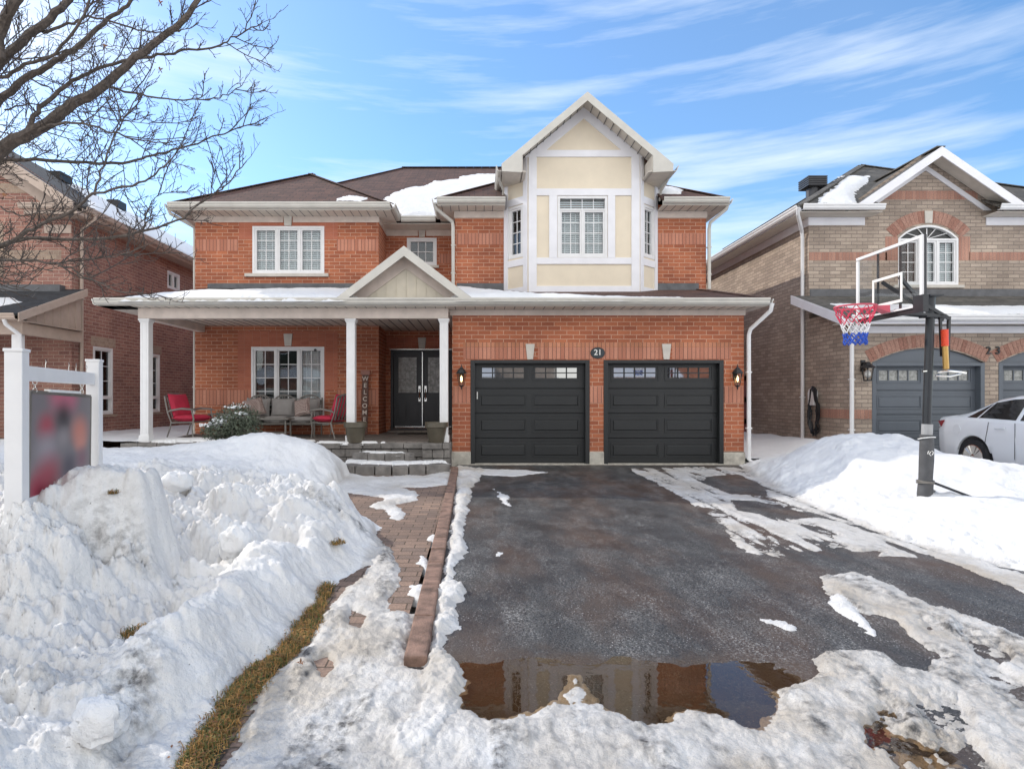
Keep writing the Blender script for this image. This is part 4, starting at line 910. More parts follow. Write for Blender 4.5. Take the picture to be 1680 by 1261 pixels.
# ---- front doors
d = MB(); d.fbox(FR, -2.36, -2.29, -.12, .02, .55, 2.66); d.fbox(FR, -.73, -.66, -.12, .02, .55, 2.66); d.fbox(FR, -2.29, -.73, -.12, .02, 2.60, 2.66); d.fbox(FR, -1.535, -1.505, -.10, .0, .58, 2.60, )
d.fbox(FR, -2.36, -.66, -.05, .05, .50, .575)
DF = d.build('door_frame', M['door'], H)
d = MB(); d.fbox(FR, -2.38, -.64, .021, .03, 2.655, 2.675); d.fbox(FR, -1.53, -1.51, .001, .01, .6, 2.6); d.fbox(FR, -2.25, -.75, -.03, -.005, .6, .63); d.build('door_strip', M['chrome'], DF)
for u0, u1, hd in ((-2.285, -1.54, 1), (-1.50, -.735, 0)):
    d = MB(); base = face(FR(0, -.06, 0), (1, 0, 0), (0, -1, 0))
    lz0, lz1 = 1.52, 2.46; la, lb = u0+.12, u1-.14
    wall(d, base, u0, u1, .59, 2.60, [(la, lb, lz0, lz1)], rev=.02); 
    d.fbox(base, la-.03, lb+.03, 0, .014, lz0-.03, lz0); d.fbox(base, la-.03, lb+.03, 0, .014, lz1, lz1+.03); d.fbox(base, la-.03, la, 0, .014, lz0, lz1); d.fbox(base, lb, lb+.03, 0, .014, lz0, lz1)
    for q in (0, 1):
        a = u0+.09+q*.30; d.fbox(base, a, a+.25, 0, .01, .75, 1.32); d.fbox(base, a+.03, a+.22, .01, .02, .79, 1.28)
    DD = d.build('entry_door', M['door'], H, bevel=.003)
    d = MB(); d.fbox(base, la, lb, -.018, -.012, lz0, lz1); d.build('leaded_glass', M['frost'], DD)
    d = MB()
    for t_ in (.06, ): d.fbox(base, la+t_, la+t_+.01, -.012, -.004, lz0+.06, lz1-.06); d.fbox(base, lb-t_-.01, lb-t_, -.012, -.004, lz0+.06, lz1-.06); d.fbox(base, la+t_, lb-t_, -.012, -.005, lz0+.06, lz0+.07); d.fbox(base, la+t_, lb-t_, -.012, -.005, lz1-.07, lz1-.06)
    uc = (la+lb)/2; zc = 2.0
    for k in range(12):
        a0, a1 = k*math.pi/6, (k+1)*math.pi/6
        d.tube([base(uc+.13*math.cos(a0), -.008, zc+.2*math.sin(a0)), base(uc+.13*math.cos(a1), -.008, zc+.2*math.sin(a1))], .004, 4)
    for q in (-1, 1): d.tube([base(uc+q*.17, -.008, lz0+.07), base(uc+q*.05, -.008, zc-.2), base(uc+q*.05, -.008, zc+.19), base(uc+q*.17, -.008, lz1-.08)], .004, 4)
    d.build('lead_line', M['alu'], DD)
    d = MB(); hu = (u1-.06) if hd else (u0+.06)
    d.tube([base(hu, .0, 1.62), base(hu, .05, 1.60), base(hu, .05, 1.36), base(hu, .0, 1.34)], .012, 6); d.fbox(base, hu-.028, hu+.028, 0, .012, 1.29, 1.38); d.fbox(base, hu-.028, hu+.028, 0, .012, 1.53, 1.70)
    d.lathe(hu, base(0, 0, 0).y-.03, [(.02, 0), (.02, .03)], 10, cz=1.665, ax='y')
    d.build('door_handle', M['chrome'], DD)
# ---- porch floor and steps in grey stone
def stones(mb, x0, x1, y0, z0, z1, w, depth=.3, jit=.012, seed=1):
    rr = random.Random(seed); x = x0
    while x < x1-.03:
        ww = min(w*(.8+.4*rr.random()), x1-x); 
        if x1-x-ww < .1: ww = x1-x
        d_ = rr.random()*jit; mb.box(x+.005, x+ww-.005, y0-d_, y0+depth, z0+.004, z1-.003); x += ww
p = MB(); p.box(-7.2, XG0-.01, 11.95, YR-.003, -.3, .475)
stones(p, -7.25, -1.15, 11.86, .36, .47, .40, seed=3); stones(p, -7.25, -1.15, 11.89, .19, .355, .28, seed=4); stones(p, -7.25, -1.15, 11.90, .0, .185, .28, seed=5)
stones(p, -1.15, XG0-.02, 11.70, .36, .48, .36, seed=6); stones(p, -1.15, XG0-.02, 11.72, .18, .355, .22, seed=7); stones(p, -1.15, XG0-.02, 11.73, -.05, .175, .25, seed=8)
p.build('porch', M['block'], H, bevel=.01)
pf = MB(); pf.box(-7.15, XG0-.02, 12.02, YR-.004, .476, .488); pf.box(-2.38, -.62, YR-.45, YR-.06, .488, .54)
pf.build('porch_floor', brick('porch_pavers', (.20, .175, .155), (.13, .115, .10), (.06, .055, .05), w=.22, h=.14, ms=.006, stain=.4), H)
for (cx, cy, r, z0, z1, a0, a1, sd) in ((-1.72, 12.62, 1.95, -.05, .155, -2.05, -.93, 11), (-1.88, 12.3, .98, .10, .315, -2.25, -.9, 12)):
    s = MB(); rr = random.Random(sd); a = a0
    while a < a1-.02:
        da = (.30+.14*rr.random())/r
        if a1-a-da < .1: da = a1-a
        q = [(cx+rad*math.cos(t_), cy+rad*math.sin(t_)) for t_ in (a+.006, a+da*.5, a+da-.006) for rad in (r+rr.random()*.02, r-.34)]
        mid = [q[0], q[2], q[4], q[5], q[3], q[1]]
        s.prism([(x, y, z0) for x, y in mid], (0, 0, z1-z0-rr.random()*.012)); a += da
    n = 14; s.prism([(cx+(r-.35)*math.cos(a0+(a1-a0)*k/n), cy+(r-.35)*math.sin(a0+(a1-a0)*k/n), z0) for k in range(n+1)]+[(cx+.3, 11.85, z0), (cx-.3, 11.85, z0)], (0, 0, z1-z0-.02))
    s.build('porch_step', M['block'], H, bevel=.012)
cam = MB(); cam.lathe(-4.02, YL-.09, [(.03, 0), (.03, -.05)], 10, cz=2.55, ax='y'); cam.build('security_camera', M['black'], H)
# ================================================================= tan brick house on the right
T = thing('tan_brick_house', (11, 14, 0), 'tan brick house with number 23 and slate grey garage doors', 'house')
XT, TG, TU = 8.0, 12.7, 14.3
TGZ = 3.15
FTG, FTU, FTS = front(TG), front(TU), sidew(XT, -1)
def archpts(u0, u1, z, rise, n=16):
    c = (u0+u1)/2; w = (u1-u0)/2; r = (w*w+rise*rise)/(2*rise); a = math.asin(min(1, w/r))
    return [(c+r*math.sin(-a+2*a*k/n), z+rise-r+r*math.cos(-a+2*a*k/n)) for k in range(n+1)]
def archfill(mb, F, u0, u1, z, rise, ztop, m=0, rev=.12):
    pts = archpts(u0, u1, z, rise)
    for (a, za), (b, zb) in zip(pts[:-1], pts[1:]):
        q = [F(a, 0, za), F(b, 0, zb), F(b, 0, ztop), F(a, 0, ztop)]
        nn = (q[1]-q[0]).cross(q[3]-q[0])
        mb.face(q if nn.dot(F(0, 1, 0)-F(0, 0, 0)) > 0 else q[::-1], m)
        mb.face([F(a, 0, za), F(a, -rev, za), F(b, -rev, zb), F(b, 0, zb)], m)
def voussoirs(par, F, u0, u1, z, rise, hgt, mats, d=.008, w=.085):
    mb = MB(); c = (u0+u1)/2; hw = (u1-u0)/2; r = (hw*hw+rise*rise)/(2*rise); a = math.asin(min(1, hw/r)); n = int(2*a*r/w)
    zc = z+rise-r; rr = random.Random(5)
    for k in range(n):
        t0, t1 = -a+2*a*k/n+.003/r, -a+2*a*(k+1)/n-.003/r
        q = [(c+q_*math.sin(t_), zc+q_*math.cos(t_)) for q_, t_ in ((r, t0), (r, t1), (r+hgt, t1), (r+hgt, t0))]
        mb.hexa([F(q[0][0], d, q[0][1]), F(q[1][0], d, q[1][1]), F(q[1][0], -.02, q[1][1]), F(q[0][0], -.02, q[0][1]), F(q[3][0], d, q[3][1]), F(q[2][0], d, q[2][1]), F(q[2][0], -.02, q[2][1]), F(q[3][0], -.02, q[3][1])], rr.randrange(2))
    return mb.build('brick_arch', mats, par)
V1 = plain('rust_brick', (.36, .20, .15), .9, var=.3, vs=30); V2 = plain('brown_brick', (.30, .15, .11), .9, var=.3, vs=30)
w = MB()
wall(w, FTG, XT, 14.2, -.1, 2.14, [(8.47, 10.9, -.1, 2.14), (11.2, 13.63, -.1, 2.14)], rev=.2)
for a, b in ((8.47, 10.9), (11.2, 13.63)): archfill(w, FTG, a, b, 2.14, .32, 2.6, rev=.2)
wall(w, FTG, XT, 8.47, 2.14, 2.6); wall(w, FTG, 10.9, 11.2, 2.14, 2.6); wall(w, FTG, 13.63, 14.2, 2.14, 2.6); wall(w, FTG, XT, 14.2, 2.6, 3.1)
wall(w, FTU, XT, 10.17, 3.3, 6.0); wall(w, FTU, 11.63, 15.3, 3.3, 6.0); wall(w, FTU, 10.17, 11.63, 3.3, 4.12); wall(w, FTU, 10.17, 11.63, 5.95, 6.0)
archfill(w, FTU, 10.17, 11.63, 5.25, .33, 5.95)
for zz in (4.12,):
    w.face([FTU(10.17, 0, zz), FTU(11.63, 0, zz), FTU(11.63, -.12, zz), FTU(10.17, -.12, zz)])
w.face([FTU(10.17, 0, 4.12), FTU(10.17, -.12, 4.12), FTU(10.17, -.12, 5.25), FTU(10.17, 0, 5.25)]); w.face([FTU(11.63, 0, 4.12), FTU(11.63, 0, 5.25), FTU(11.63, -.12, 5.25), FTU(11.63, -.12, 4.12)])
w.face([FTU(8.9, 0, 6.0), FTU(12.76, 0, 6.0), FTU(10.83, 0, 7.35)])
wall(w, FTS, TG, TU, -.2, 3.3); wall(w, FTS, TU, 30, -.2, 6.0, [(20.3, 21.1, 3.9, 5.0), (17.45, 18.3, -.05, 2.05)])
w.face([(15.3, TU, 0), (15.3, 30, 0), (15.3, 30, 6), (15.3, TU, 6)]); w.face([(XT, 30, 0), (XT, 30, 6), (15.3, 30, 6), (15.3, 30, 0)]); w.face([(14.2, TG, 0), (14.2, TU, 0), (14.2, TU, 3.3), (14.2, TG, 3.3)])
w.build('wall', M['tanbrick'], T)
s = MB(); s.box(XT+.05, 15.2, TU+1.5, 29.9, .1, 5.9); s.box(XT+.05, 14.1, TG+1.2, TU+1.4, 0, 3); s.build('interior', bpy.data.materials['dim_interior'], T)
A = MB()
def tb(F, a, b, z0, z1): A.fbox(F, a, b, -.02, .006, z0, z1)
tb(FTU, XT+.01, 9.9, 4.72, 4.92); tb(FTU, 11.9, 15.2, 4.72, 4.92); tb(FTU, 9.55, 12.1, 6.2, 6.41)
for a, b in ((9.86, 10.16), (11.64, 11.92)):
    tb(FTU, a, b, 4.72, 5.3)
tb(FTG, XT+.01, 8.46, .93, 1.13); tb(FTS, TG+.01, 13.9, .93, 1.13)
A.build('accent_course', M['tanred'], T, each=True)
voussoirs(T, FTG, 8.44, 10.93, 2.15, .33, .27, [V1, V2]); voussoirs(T, FTG, 11.17, 13.66, 2.15, .33, .27, [V1, V2]); voussoirs(T, FTU, 10.1, 11.7, 5.27, .36, .30, [V1, V2])
keystone(T, FTU, 10.9, 5.62, 5.92, .17, .2, .03)
def arched_window(par, F, u0, u1, z0, zs, rise):
    o = window(par, F, u0, u1, z0, zs+.0, 3, 2, 4, blinds=(1, 2), fw=.05, label='arched window with a fan light over three sashes')
    fr = MB(); pts = archpts(u0, u1, zs, rise, 20); pi = archpts(u0+.06, u1-.06, zs+.01, rise-.06, 20)
    for k in range(20):
        q = [pi[k], pi[k+1], pts[k+1], pts[k]]
        fr.hexa([F(q[0][0], .012, q[0][1]), F(q[1][0], .012, q[1][1]), F(q[1][0], -.09, q[1][1]), F(q[0][0], -.09, q[0][1]), F(q[3][0], .012, q[3][1]), F(q[2][0], .012, q[2][1]), F(q[2][0], -.09, q[2][1]), F(q[3][0], -.09, q[3][1])])
    c = (u0+u1)/2
    for k in (3, 7, 13, 17): fr.bar(F(c, -.045, zs), F(pi[k][0], -.045, pi[k][1]), .02, .014)
    fr.bar(F(c, -.045, zs), F(c, -.045, zs+rise-.06), .02, .014)
    fr.build('fan_light', M['white'], o)
    g = MB(); g.face([F(x, -.06, z) for x, z in pi]); g.build('pane', M['glass'], o)
    return o
arched_window(T, FTU, 10.17, 11.63, 4.12, 5.25, .33)
window(T, FTS, 20.3, 21.1, 3.9, 5.0, 2, 1, 1, blinds=(0,))
sl = MB(); sl.fbox(FTU, 10.05, 11.75, -.05, .05, 4.05, 4.12); sl.fbox(FTS, 20.2, 21.2, -.05, .04, 3.83, 3.9); sl.build('window_sill', M['stone'], T, each=True)
d = MB(); d.fbox(FTS, 17.45, 18.3, -.10, -.05, -.05, 2.05); 
for z0 in (.1, .75, 1.4): d.fbox(FTS, 17.55, 18.2, -.05, -.035, z0, z0+.5)
d.build('side_door', M['maroon'], T)
for a, b in ((8.47, 10.9), (11.2, 13.63)):
    gd = garage_door(T, FTG, a, b, 2.14, M['garage2'], 1, -.05)
    m = MB(); pts = archpts(a, b, 2.14, .32); 
    for (p, zp), (q, zq) in zip(pts[:-1], pts[1:]): m.hexa([FTG(p, -.06, 2.13), FTG(q, -.06, 2.13), FTG(q, -.12, 2.13), FTG(p, -.12, 2.13), FTG(p, -.06, zp), FTG(q, -.06, zq), FTG(q, -.12, zq), FTG(p, -.12, zp)])
    m.build('arch_panel', M['garage2'], gd)
text_mesh('house_number', '2', FTG, 10.97, 2.40, .23, .01, M['black'], T, d=.02); text_mesh('house_number', '3', FTG, 11.17, 2.40, .23, .01, M['black'], T, d=.02)
# lantern with curved bracket
m = MB(); o = FTG(8.27, .16, 1.88)
m.fbox(FTG, 8.22, 8.31, 0, .03, 1.95, 2.2); m.fbox(FTG, 8.24, 8.29, .02, .16, 2.10, 2.15)
m.lathe(o.x, o.y, [(.15, .14), (.155, .155), (.09, .2), (.05, .25), (.03, .27)], 8, cz=o.z); m.lathe(o.x, o.y, [(.08, -.14), (.085, -.11)], 8, cz=o.z)
for k in range(6):
    a = k*math.pi/3; m.tube([(o.x+.075*math.cos(a), o.y+.075*math.sin(a), o.z-.12), (o.x+.12*math.cos(a), o.y+.12*math.sin(a), o.z+.14)], .008, 4)
L = m.build('wall_lantern', M['black'], T)
g = MB(); g.lathe(o.x, o.y, [(.07, -.11), (.112, .14)], 6, cz=o.z); g.build('lantern_glass', glass_mat('lantern_glass_clear', (.9, .9, .88)), L)
g = MB(); g.lathe(o.x, o.y, [(.01, -.08), (.06, -.03), (.06, .04), (.02, .1)], 12, cz=o.z); g.build('bulb', M['white'], L, smooth=True)
# roofs
R = MB(); SLT = (3.86-3.10)/(TU-12.28); t = .05
R.prism([(7.58, 12.28, 3.10), (14.6, 12.28, 3.10), (14.6, TU, 3.86), (7.58, TU, 3.86)], (0, 0, -t))
zf_ = 5.93+.62*.48
R.prism([(7.58, 13.86, 5.93), (9.5, 13.86, 5.93), (9.5, 14.34, zf_), (12.2, 14.34, zf_), (12.2, 13.86, 5.93), (15.7, 13.86, 5.93), (11.64, 17.92, 8.447)], (0, 0, -t))
R.prism([(7.58, 13.86, 5.93), (11.64, 17.92, 8.447), (11.64, 24, 8.447), (7.58, 24, 5.93)], (0, 0, -t)); R.prism([(15.7, 13.86, 5.93), (15.7, 24, 5.93), (11.64, 24, 8.447), (11.64, 17.92, 8.447)], (0, 0, -t))
R.prism([(10.83-1.95, 13.8, 5.93), (10.83, 13.8, 7.27), (10.83, 19, 7.27), (10.83-1.95, 19, 5.93)], (0, 0, -t)); R.prism([(10.83, 13.8, 7.27), (12.78, 13.8, 5.93), (12.78, 19, 5.93), (10.83, 19, 7.27)], (0, 0, -t))
R.prism([(7.58, 20, 5.93), (11.6, 20, 8.42), (11.6, 30.4, 8.42), (7.58, 30.4, 5.93)], (0, 0, -t)); R.prism([(15.7, 20, 5.93), (15.7, 30.4, 5.93), (11.6, 30.4, 8.42), (11.6, 20, 8.42)], (0, 0, -t))
R.prism([(13.0, 15.2, 5.95), (19, 15.2, 5.95), (19, 19.5, 8.2), (14, 19.5, 8.2)], (0, 0, -t))
R.build('roof', M['roofgrey'], T)
rc = MB()
for a, b in (((7.58, 13.86, 5.93), (11.64, 17.92, 8.447)), ((11.64, 17.92, 8.447), (15.7, 13.86, 5.93)), ((11.64, 17.92, 8.447), (11.64, 28, 8.43)), ((10.83, 13.8, 7.27), (10.83, 18, 7.27))):
    rc.cut(); a = Vector(a); b = Vector(b); n = max(2, int((b-a).length/.28))
    for k in range(n): rc.bar(a.lerp(b, k/n)+Vector((0, 0, .012)), a.lerp(b, (k+.985)/n)+Vector((0, 0, .012)), .2, .024)
rc.build('ridge_cap', M['roofgrey'], T)
g = MB(); f = MB(); sf = MB()
gutter(g, (7.7, 12.28, 2.98), (14.6, 12.28, 2.98), (0, -1, 0)); f.box(7.58, 14.6, 12.285, 12.31, 2.93, 3.05); sf.box(7.6, 14.6, 12.31, TG-.03, 2.95, 2.965)
f.prism([(7.56, 12.26, 3.11), (7.56, TU, 3.87), (7.56, TU, 3.66), (7.56, 12.26, 2.9)], (.022, 0, 0)); sf.prism([(7.585, 12.31, 2.93), (XT, 12.31, 2.93), (XT, TU, 3.68), (7.585, TU, 3.68)], (0, 0, -.012))
f.box(XT-.02, 14.2, TG-.028, TG-.002, 2.78, 2.93); f.box(XT-.02, 9.35, TU-.026, TU-.002, 5.57, 5.76)
gutter(g, (7.58, 13.86, 5.80), (9.5, 13.86, 5.80), (0, -1, 0)); gutter(g, (7.58, 30, 5.80), (7.58, 13.87, 5.80), (-1, 0, 0)); gutter(g, (12.2, 13.86, 5.80), (15.7, 13.86, 5.80), (0, -1, 0))
sf.box(7.58, 9.5, 13.87, TU-.03, 5.765, 5.78); sf.box(12.2, 15.7, 13.87, TU-.03, 5.765, 5.78); sf.box(7.58, XT-.002, TU-.03, 30, 5.765, 5.78); f.box(7.585, 7.6, 13.9, 30, 5.78, 5.87)
f.box(XT-.02, XT-.002, TU, 30, 5.57, 5.76); f.box(12.3, 15.3, TU-.026, TU-.002, 5.57, 5.76)
for s_ in (-1, 1):
    L = [(10.83+s_*1.95, 13.77, 5.93), (10.83, 13.77, 7.27), (10.83, 13.77, 7.05), (10.83+s_*1.63, 13.77, 5.93)]
    f.prism(L if s_ > 0 else L[::-1], (0, .03, 0))
    L = [(10.83+s_*1.6, TU-.03, 5.93), (10.83, TU-.03, 7.03), (10.83, TU-.03, 6.9), (10.83+s_*1.4, TU-.03, 5.93)]
    f.prism(L if s_ > 0 else L[::-1], (0, .026, 0))
    sf.prism([(10.83+s_*1.93, 13.8, 5.90), (10.83, 13.8, 7.20), (10.83, TU-.03, 7.20), (10.83+s_*1.93, TU-.03, 5.90)], (0, 0, -.02))
g.build('gutter', M['white'], T); f.build('fascia', M['trim'], T); sf.build('soffit', M['soffit'], T)
f = MB(); f.box(XT+.02, 14.2, TU-.03, TU-.003, 3.84, 4.02); f.build('flashing', M['flash'], T, each=True)
spout(T, [(7.50, 13.84, 5.86), (7.52, 13.9, 5.72), (7.90, 14.42, 5.45), (7.93, 14.45, 5.3), (7.93, 14.45, .1)], M['white'])
spout(T, [(7.86, 12.22, 3.0), (7.88, 12.28, 2.85), (7.98, 12.6, 2.62), (7.99, 12.63, 2.5), (7.99, 12.63, .1)], M['white'])
v = MB(); vx, vy = 9.2, 16.25; v.lathe(vx, vy, [(.17, -.15), (.17, .22)], 14, cz=6.95)
for k in range(5): v.box(vx-.26, vx+.26, vy-.26, vy+.26, 7.17+k*.055, 7.205+k*.055)
v.box(vx-.2, vx+.2, vy-.2, vy+.2, 7.15, 7.42); v.tube([(vx+.15, vy+.3, 6.95), (vx+.35, vy+.6, 7.12), (vx+.55, vy+.7, 7.16)], .07, 8)
v.build('roof_vent', plain('vent_metal', (.05, .05, .055), .4, .4), T)
v = MB(); v.tube([(8.0, 22, 6.1), (8.0, 22, 6.75)], .05, 8); v.build('vent_pipe', M['black'], T)
# wall charger with coiled cable
c = MB(); pts = [(-.13, -.2), (.13, -.2), (.14, .1), (.10, .19), (0, .22), (-.10, .19), (-.14, .1)]
c.prism([FTS(14.02+a, 0, 1.40+b) for a, b in pts], (-.12, 0, 0)); CHG = c.build('car_charger', M['white'], T, bevel=.03)
c = MB(); rr = random.Random(3)
for k in range(9):
    r0 = .30+rr.random()*.1; sx = .15+rr.random()*.06; oy = rr.uniform(-.03, .03)
    c.tube([(XT-.05-rr.random()*.09, 13.93+oy+sx*math.sin(a_*math.pi/9), 1.0+oy-r0*1.25*math.cos(a_*math.pi/9)+(.15 if 7 < a_ < 11 else 0)) for a_ in range(19)], .016, 6)
c.build('charging_cable', M['black'], CHG, smooth=True)

# ================================================================= pink brick house on the left
K = thing('pink_brick_house', (-12, 15, 0), 'pink and buff brick house with a dark porch roof behind the white sign post', 'house')
XK, YK = -9.85, 14.2; FK, FKS = front(YK), sidew(XK, 1)
w = MB()
wall(w, FK, -18, XK, -.2, 6.2, [(-13.2, -11.85, 4.3, 5.75)]); w.face([FK(-15.6, 0, 6.2), FK(XK, 0, 6.2), FK(-12.72, 0, 8.1)])
wall(w, FKS, YK, 30, -.2, 6.0, [(14.98, 15.78, .95, 2.7), (17.25, 18.1, .95, 2.7), (18.55, 19.3, 4.85, 5.4)])
w.face([(-18, YK, 0), (-18, YK, 6), (-18, 30, 6), (-18, 30, 0)]); w.face([(-18, 30, 0), (-18, 30, 6), (XK, 30, 6), (XK, 30, 0)])
w.build('wall', M['pinkbrick'], K)
s = MB(); s.box(-17.9, XK-.8, YK+.9, 29.9, 0, 5.9); s.build('interior', bpy.data.materials['dim_interior'], K)
A = MB()
A.fbox(FK, -11.75, -11.5, -.02, .007, 4.3, 5.6); A.fbox(FK, -13.6, -10.0, -.02, .006, 4.85, 5.02) if 0 else None
A.fbox(FK, -11.5, -10.1, -.02, .006, 4.72, 4.95); A.fbox(FK, -13.4, -10.7, -.02, .006, 6.32, 6.56)
for a, b in ((14.9, 15.9), (17.15, 18.2)): A.fbox(FKS, a, b, -.02, .006, 2.72, 2.95)
A.build('accent_course', M['greybrick'], K, each=True)
for a, b, z0, z1 in ((14.98, 15.78, .95, 2.7), (17.25, 18.1, .95, 2.7)):
    window(K, FKS, a, b, z0, z1, 1, 2, 4, label=None)
    s = MB(); s.fbox(FKS, a+.05, b-.05, -.05, .014, z0+.40, z0+.47); s.build('window_rail', M['white'], K)
window(K, FKS, 18.55, 19.3, 4.85, 5.4, 2, 1, 1); window(K, FK, -13.2, -11.85, 4.3, 5.75, 2, 2, 4, blinds='all')
s = MB(); s.fbox(FKS, 14.9, 15.9, -.05, .05, .88, .95); s.fbox(FKS, 17.15, 18.2, -.05, .05, .88, .95); s.build('window_sill', M['greybrick'], K, each=True)
R = MB()
R.prism([(-9.45, 13.9, 5.95), (-9.45, 30.4, 5.95), (-13.6, 30.4, 8.55), (-13.6, 13.9, 8.55)], (0, 0, -t)); R.prism([(-18, 13.9, 5.95), (-13.6, 13.9, 8.55), (-13.6, 30.4, 8.55), (-18, 30.4, 5.95)], (0, 0, -t))
R.prism([(-9.5, 13.85, 5.97), (-12.7, 13.85, 8.05), (-12.7, 17, 8.05), (-9.5, 17, 5.97)], (0, 0, -t)); R.prism([(-12.7, 13.85, 8.05), (-15.9, 13.85, 5.97), (-15.9, 17, 5.97), (-12.7, 17, 8.05)], (0, 0, -t))
R.prism([(-9.48, 12.1, 3.12), (-9.48, YK, 4.0), (-16, YK, 4.0), (-16, 12.1, 3.12)], (0, 0, -t))
R.build('roof', M['roofdark'], K)
g = MB(); f = MB(); sf = MB()
gutter(g, (-9.45, 30, 5.82), (-9.45, 14.0, 5.82), (1, 0, 0)); gutter(g, (-16, 12.1, 2.99), (-9.5, 12.1, 2.99), (0, -1, 0)); gutter(g, (-10.75, 13.78, 5.8), (-9.45, 13.78, 5.8), (0, -1, 0))
f.prism([(-9.5, 13.82, 5.97), (-12.7, 13.82, 8.05), (-12.7, 13.82, 7.8), (-9.9, 13.82, 5.98)], (0, .03, 0)); f.prism([(-12.7, 13.82, 8.05), (-15.9, 13.82, 5.97), (-15.5, 13.82, 5.98), (-12.7, 13.82, 7.8)], (0, .03, 0))
f.prism([(-9.9, 14.17, 5.93), (-12.7, 14.17, 7.75), (-12.7, 14.17, 7.5), (-10.4, 14.17, 5.98)], (0, .025, 0))
f.prism([(-9.46, 12.08, 3.13), (-9.46, YK, 4.01), (-9.46, YK, 3.83), (-9.46, 12.08, 2.95)], (-.025, 0, 0)); f.box(-10.5, XK, YK-.03, YK-.003, 5.35, 5.55)
f.box(-16, -9.6, 12.35, 12.5, 2.72, 2.98); f.box(-9.72, -9.6, 12.5, YK-.002, 2.72, 2.96); f.box(-10.7, -9.45, 13.8, YK, 5.7, 5.8); f.box(-9.47, -9.46, 14, 30, 5.75, 5.9)
sf.box(XK+.002, -9.47, 14.0, 30, 5.74, 5.755); sf.prism([(-9.55, 13.85, 5.92), (-12.7, 13.85, 7.97), (-12.7, 14.17, 7.97), (-9.55, 14.17, 5.92)], (0, 0, -.02)); sf.box(-16, -9.5, 12.12, YK, 2.98, 2.99)
g.build('gutter', M['tanmetal'], K); f.build('fascia', M['tanmetal'], K); sf.build('soffit', M['tanmetal'], K)
sd = MB(); sd.prism([(-9.62, 12.5, 2.98), (-9.62, YK-.01, 2.98), (-9.62, YK-.01, 3.85), (-9.62, 12.5, 3.16)], (-.03, 0, 0))
for k in range(6): y = 12.75+k*.25; sd.box(-9.62, -9.608, y, y+.02, 2.98, 3.1+(y-12.3)*.38)
sd.build('gable_siding', M['tanmetal'], K)
f = MB(); f.box(-14, -10.0, YK-.2, YK-.004, 3.92, 4.08); f.build('flashing', M['flash'], K, each=True)
spout(K, [(-9.36, 14.3, 5.86), (-9.38, 14.35, 5.72), (-9.74, 14.42, 5.5), (-9.78, 14.45, 5.35), (-9.78, 14.45, .2)], M['tanmetal'])
spout(K, [(-9.75, 12.05, 3.0), (-9.75, 12.1, 2.9), (-9.62, 12.3, 2.7), (-9.62, 12.32, 2.5), (-9.62, 12.32, .3)], M['white'])
c = MB(); c.box(-9.84, -9.68, 12.36, 12.52, .3, 2.72); c.box(-10.05, -9.85, 13.6, 13.75, .3, 2.72) if 0 else None; c.build('porch_column', M['white'], K, bevel=.005)
c = MB(); c.box(-16, -9.8, 12.6, YK, -.2, .42); c.build('porch', M['block'], K)
v = MB(); v.box(-12.95, -12.55, 20.4, 20.9, 8.0, 8.26); v.build('roof_vent', M['black'], K); v = MB(); v.box(-12.6, -12.2, 17.1, 17.6, 7.75, 7.98); v.build('roof_vent', M['black'], K)
v = MB(); v.tube([(-11.35, 25.2, 7.0), (-11.35, 25.2, 7.7)], .1, 8); v.build('vent_pipe', M['black'], K)
def stepsnow(label, L, z_, th):
    xs_ = [a for a, _ in L]; ys_ = [b_ for _, b_ in L]
    roof_snow(lambda x, y: z_+0*x, L, th, min(xs_)-.1, max(xs_)+.1, min(ys_)-.1, max(ys_)+.1, .015, label, edge=.08, jag=.11)
stepsnow('thin snow on the lower curved porch step', [(-2.6, 11.5), (-2.3, 11.05), (-1.7, 10.86), (-1.0, 11.0), (-.65, 11.3), (-.75, 11.5), (-1.1, 11.22), (-1.8, 11.2), (-2.3, 11.4)], .145, .05)
stepsnow('thin snow on the upper curved porch step', [(-2.4, 11.7), (-2.2, 11.48), (-1.7, 11.42), (-1.4, 11.5), (-1.45, 11.62), (-1.9, 11.62), (-2.2, 11.75)], .298, .035)
stepsnow('snow strip along the porch edge beside the middle planter', [(-3.3, 12.15), (-3.3, 11.9), (-2.75, 11.9), (-2.2, 11.91), (-1.75, 11.92), (-1.8, 12.0), (-2.7, 12.05)], .478, .03)
stepsnow('snow lying on the porch floor under the left red chair', [(-7.1, 12.0), (-5.3, 11.95), (-4.0, 11.9), (-3.4, 11.9), (-3.4, 12.1), (-4.5, 12.3), (-5.5, 12.6), (-6.2, 12.7), (-7.1, 12.9)], .485, .05)
zlo = lambda x, y: ZE+SLO*(y-YE)
roof_snow(zlo, [(-7.05, 11.64), (-3.0, 11.62), (-2.72, 11.62), (-2.0, 12.6), (-1.6, 14.9), (-2.45, 15.5), (-2.52, 14.4), (-2.9, 14.1), (-4.5, 13.9), (-6.3, 13.7), (-6.65, 13.2), (-6.9, 12.3)], .075, -7.6, -1.4, 11.5, 15.6, .03, 'snow blanket on the porch roof left of the little gable')
roof_snow(zlo, [(-.40, 11.66), (.4, 11.66), (2.2, 11.65), (4.0, 11.67), (4.1, 11.74), (2.6, 11.80), (1.2, 12.05), (.7, 12.6), (.2, 13.5), (-.1, 14.15), (-.63, 14.2), (-.64, 15.5), (-1.35, 15.5), (-1.4, 14.5), (-1.0, 12.5)], .10, -1.5, 4.3, 11.5, 15.6, .025, 'snow drift on the lower roof sloping down from the little gable', jag=.02)
zm = lambda x, y: EZ+SM*(y-EY)
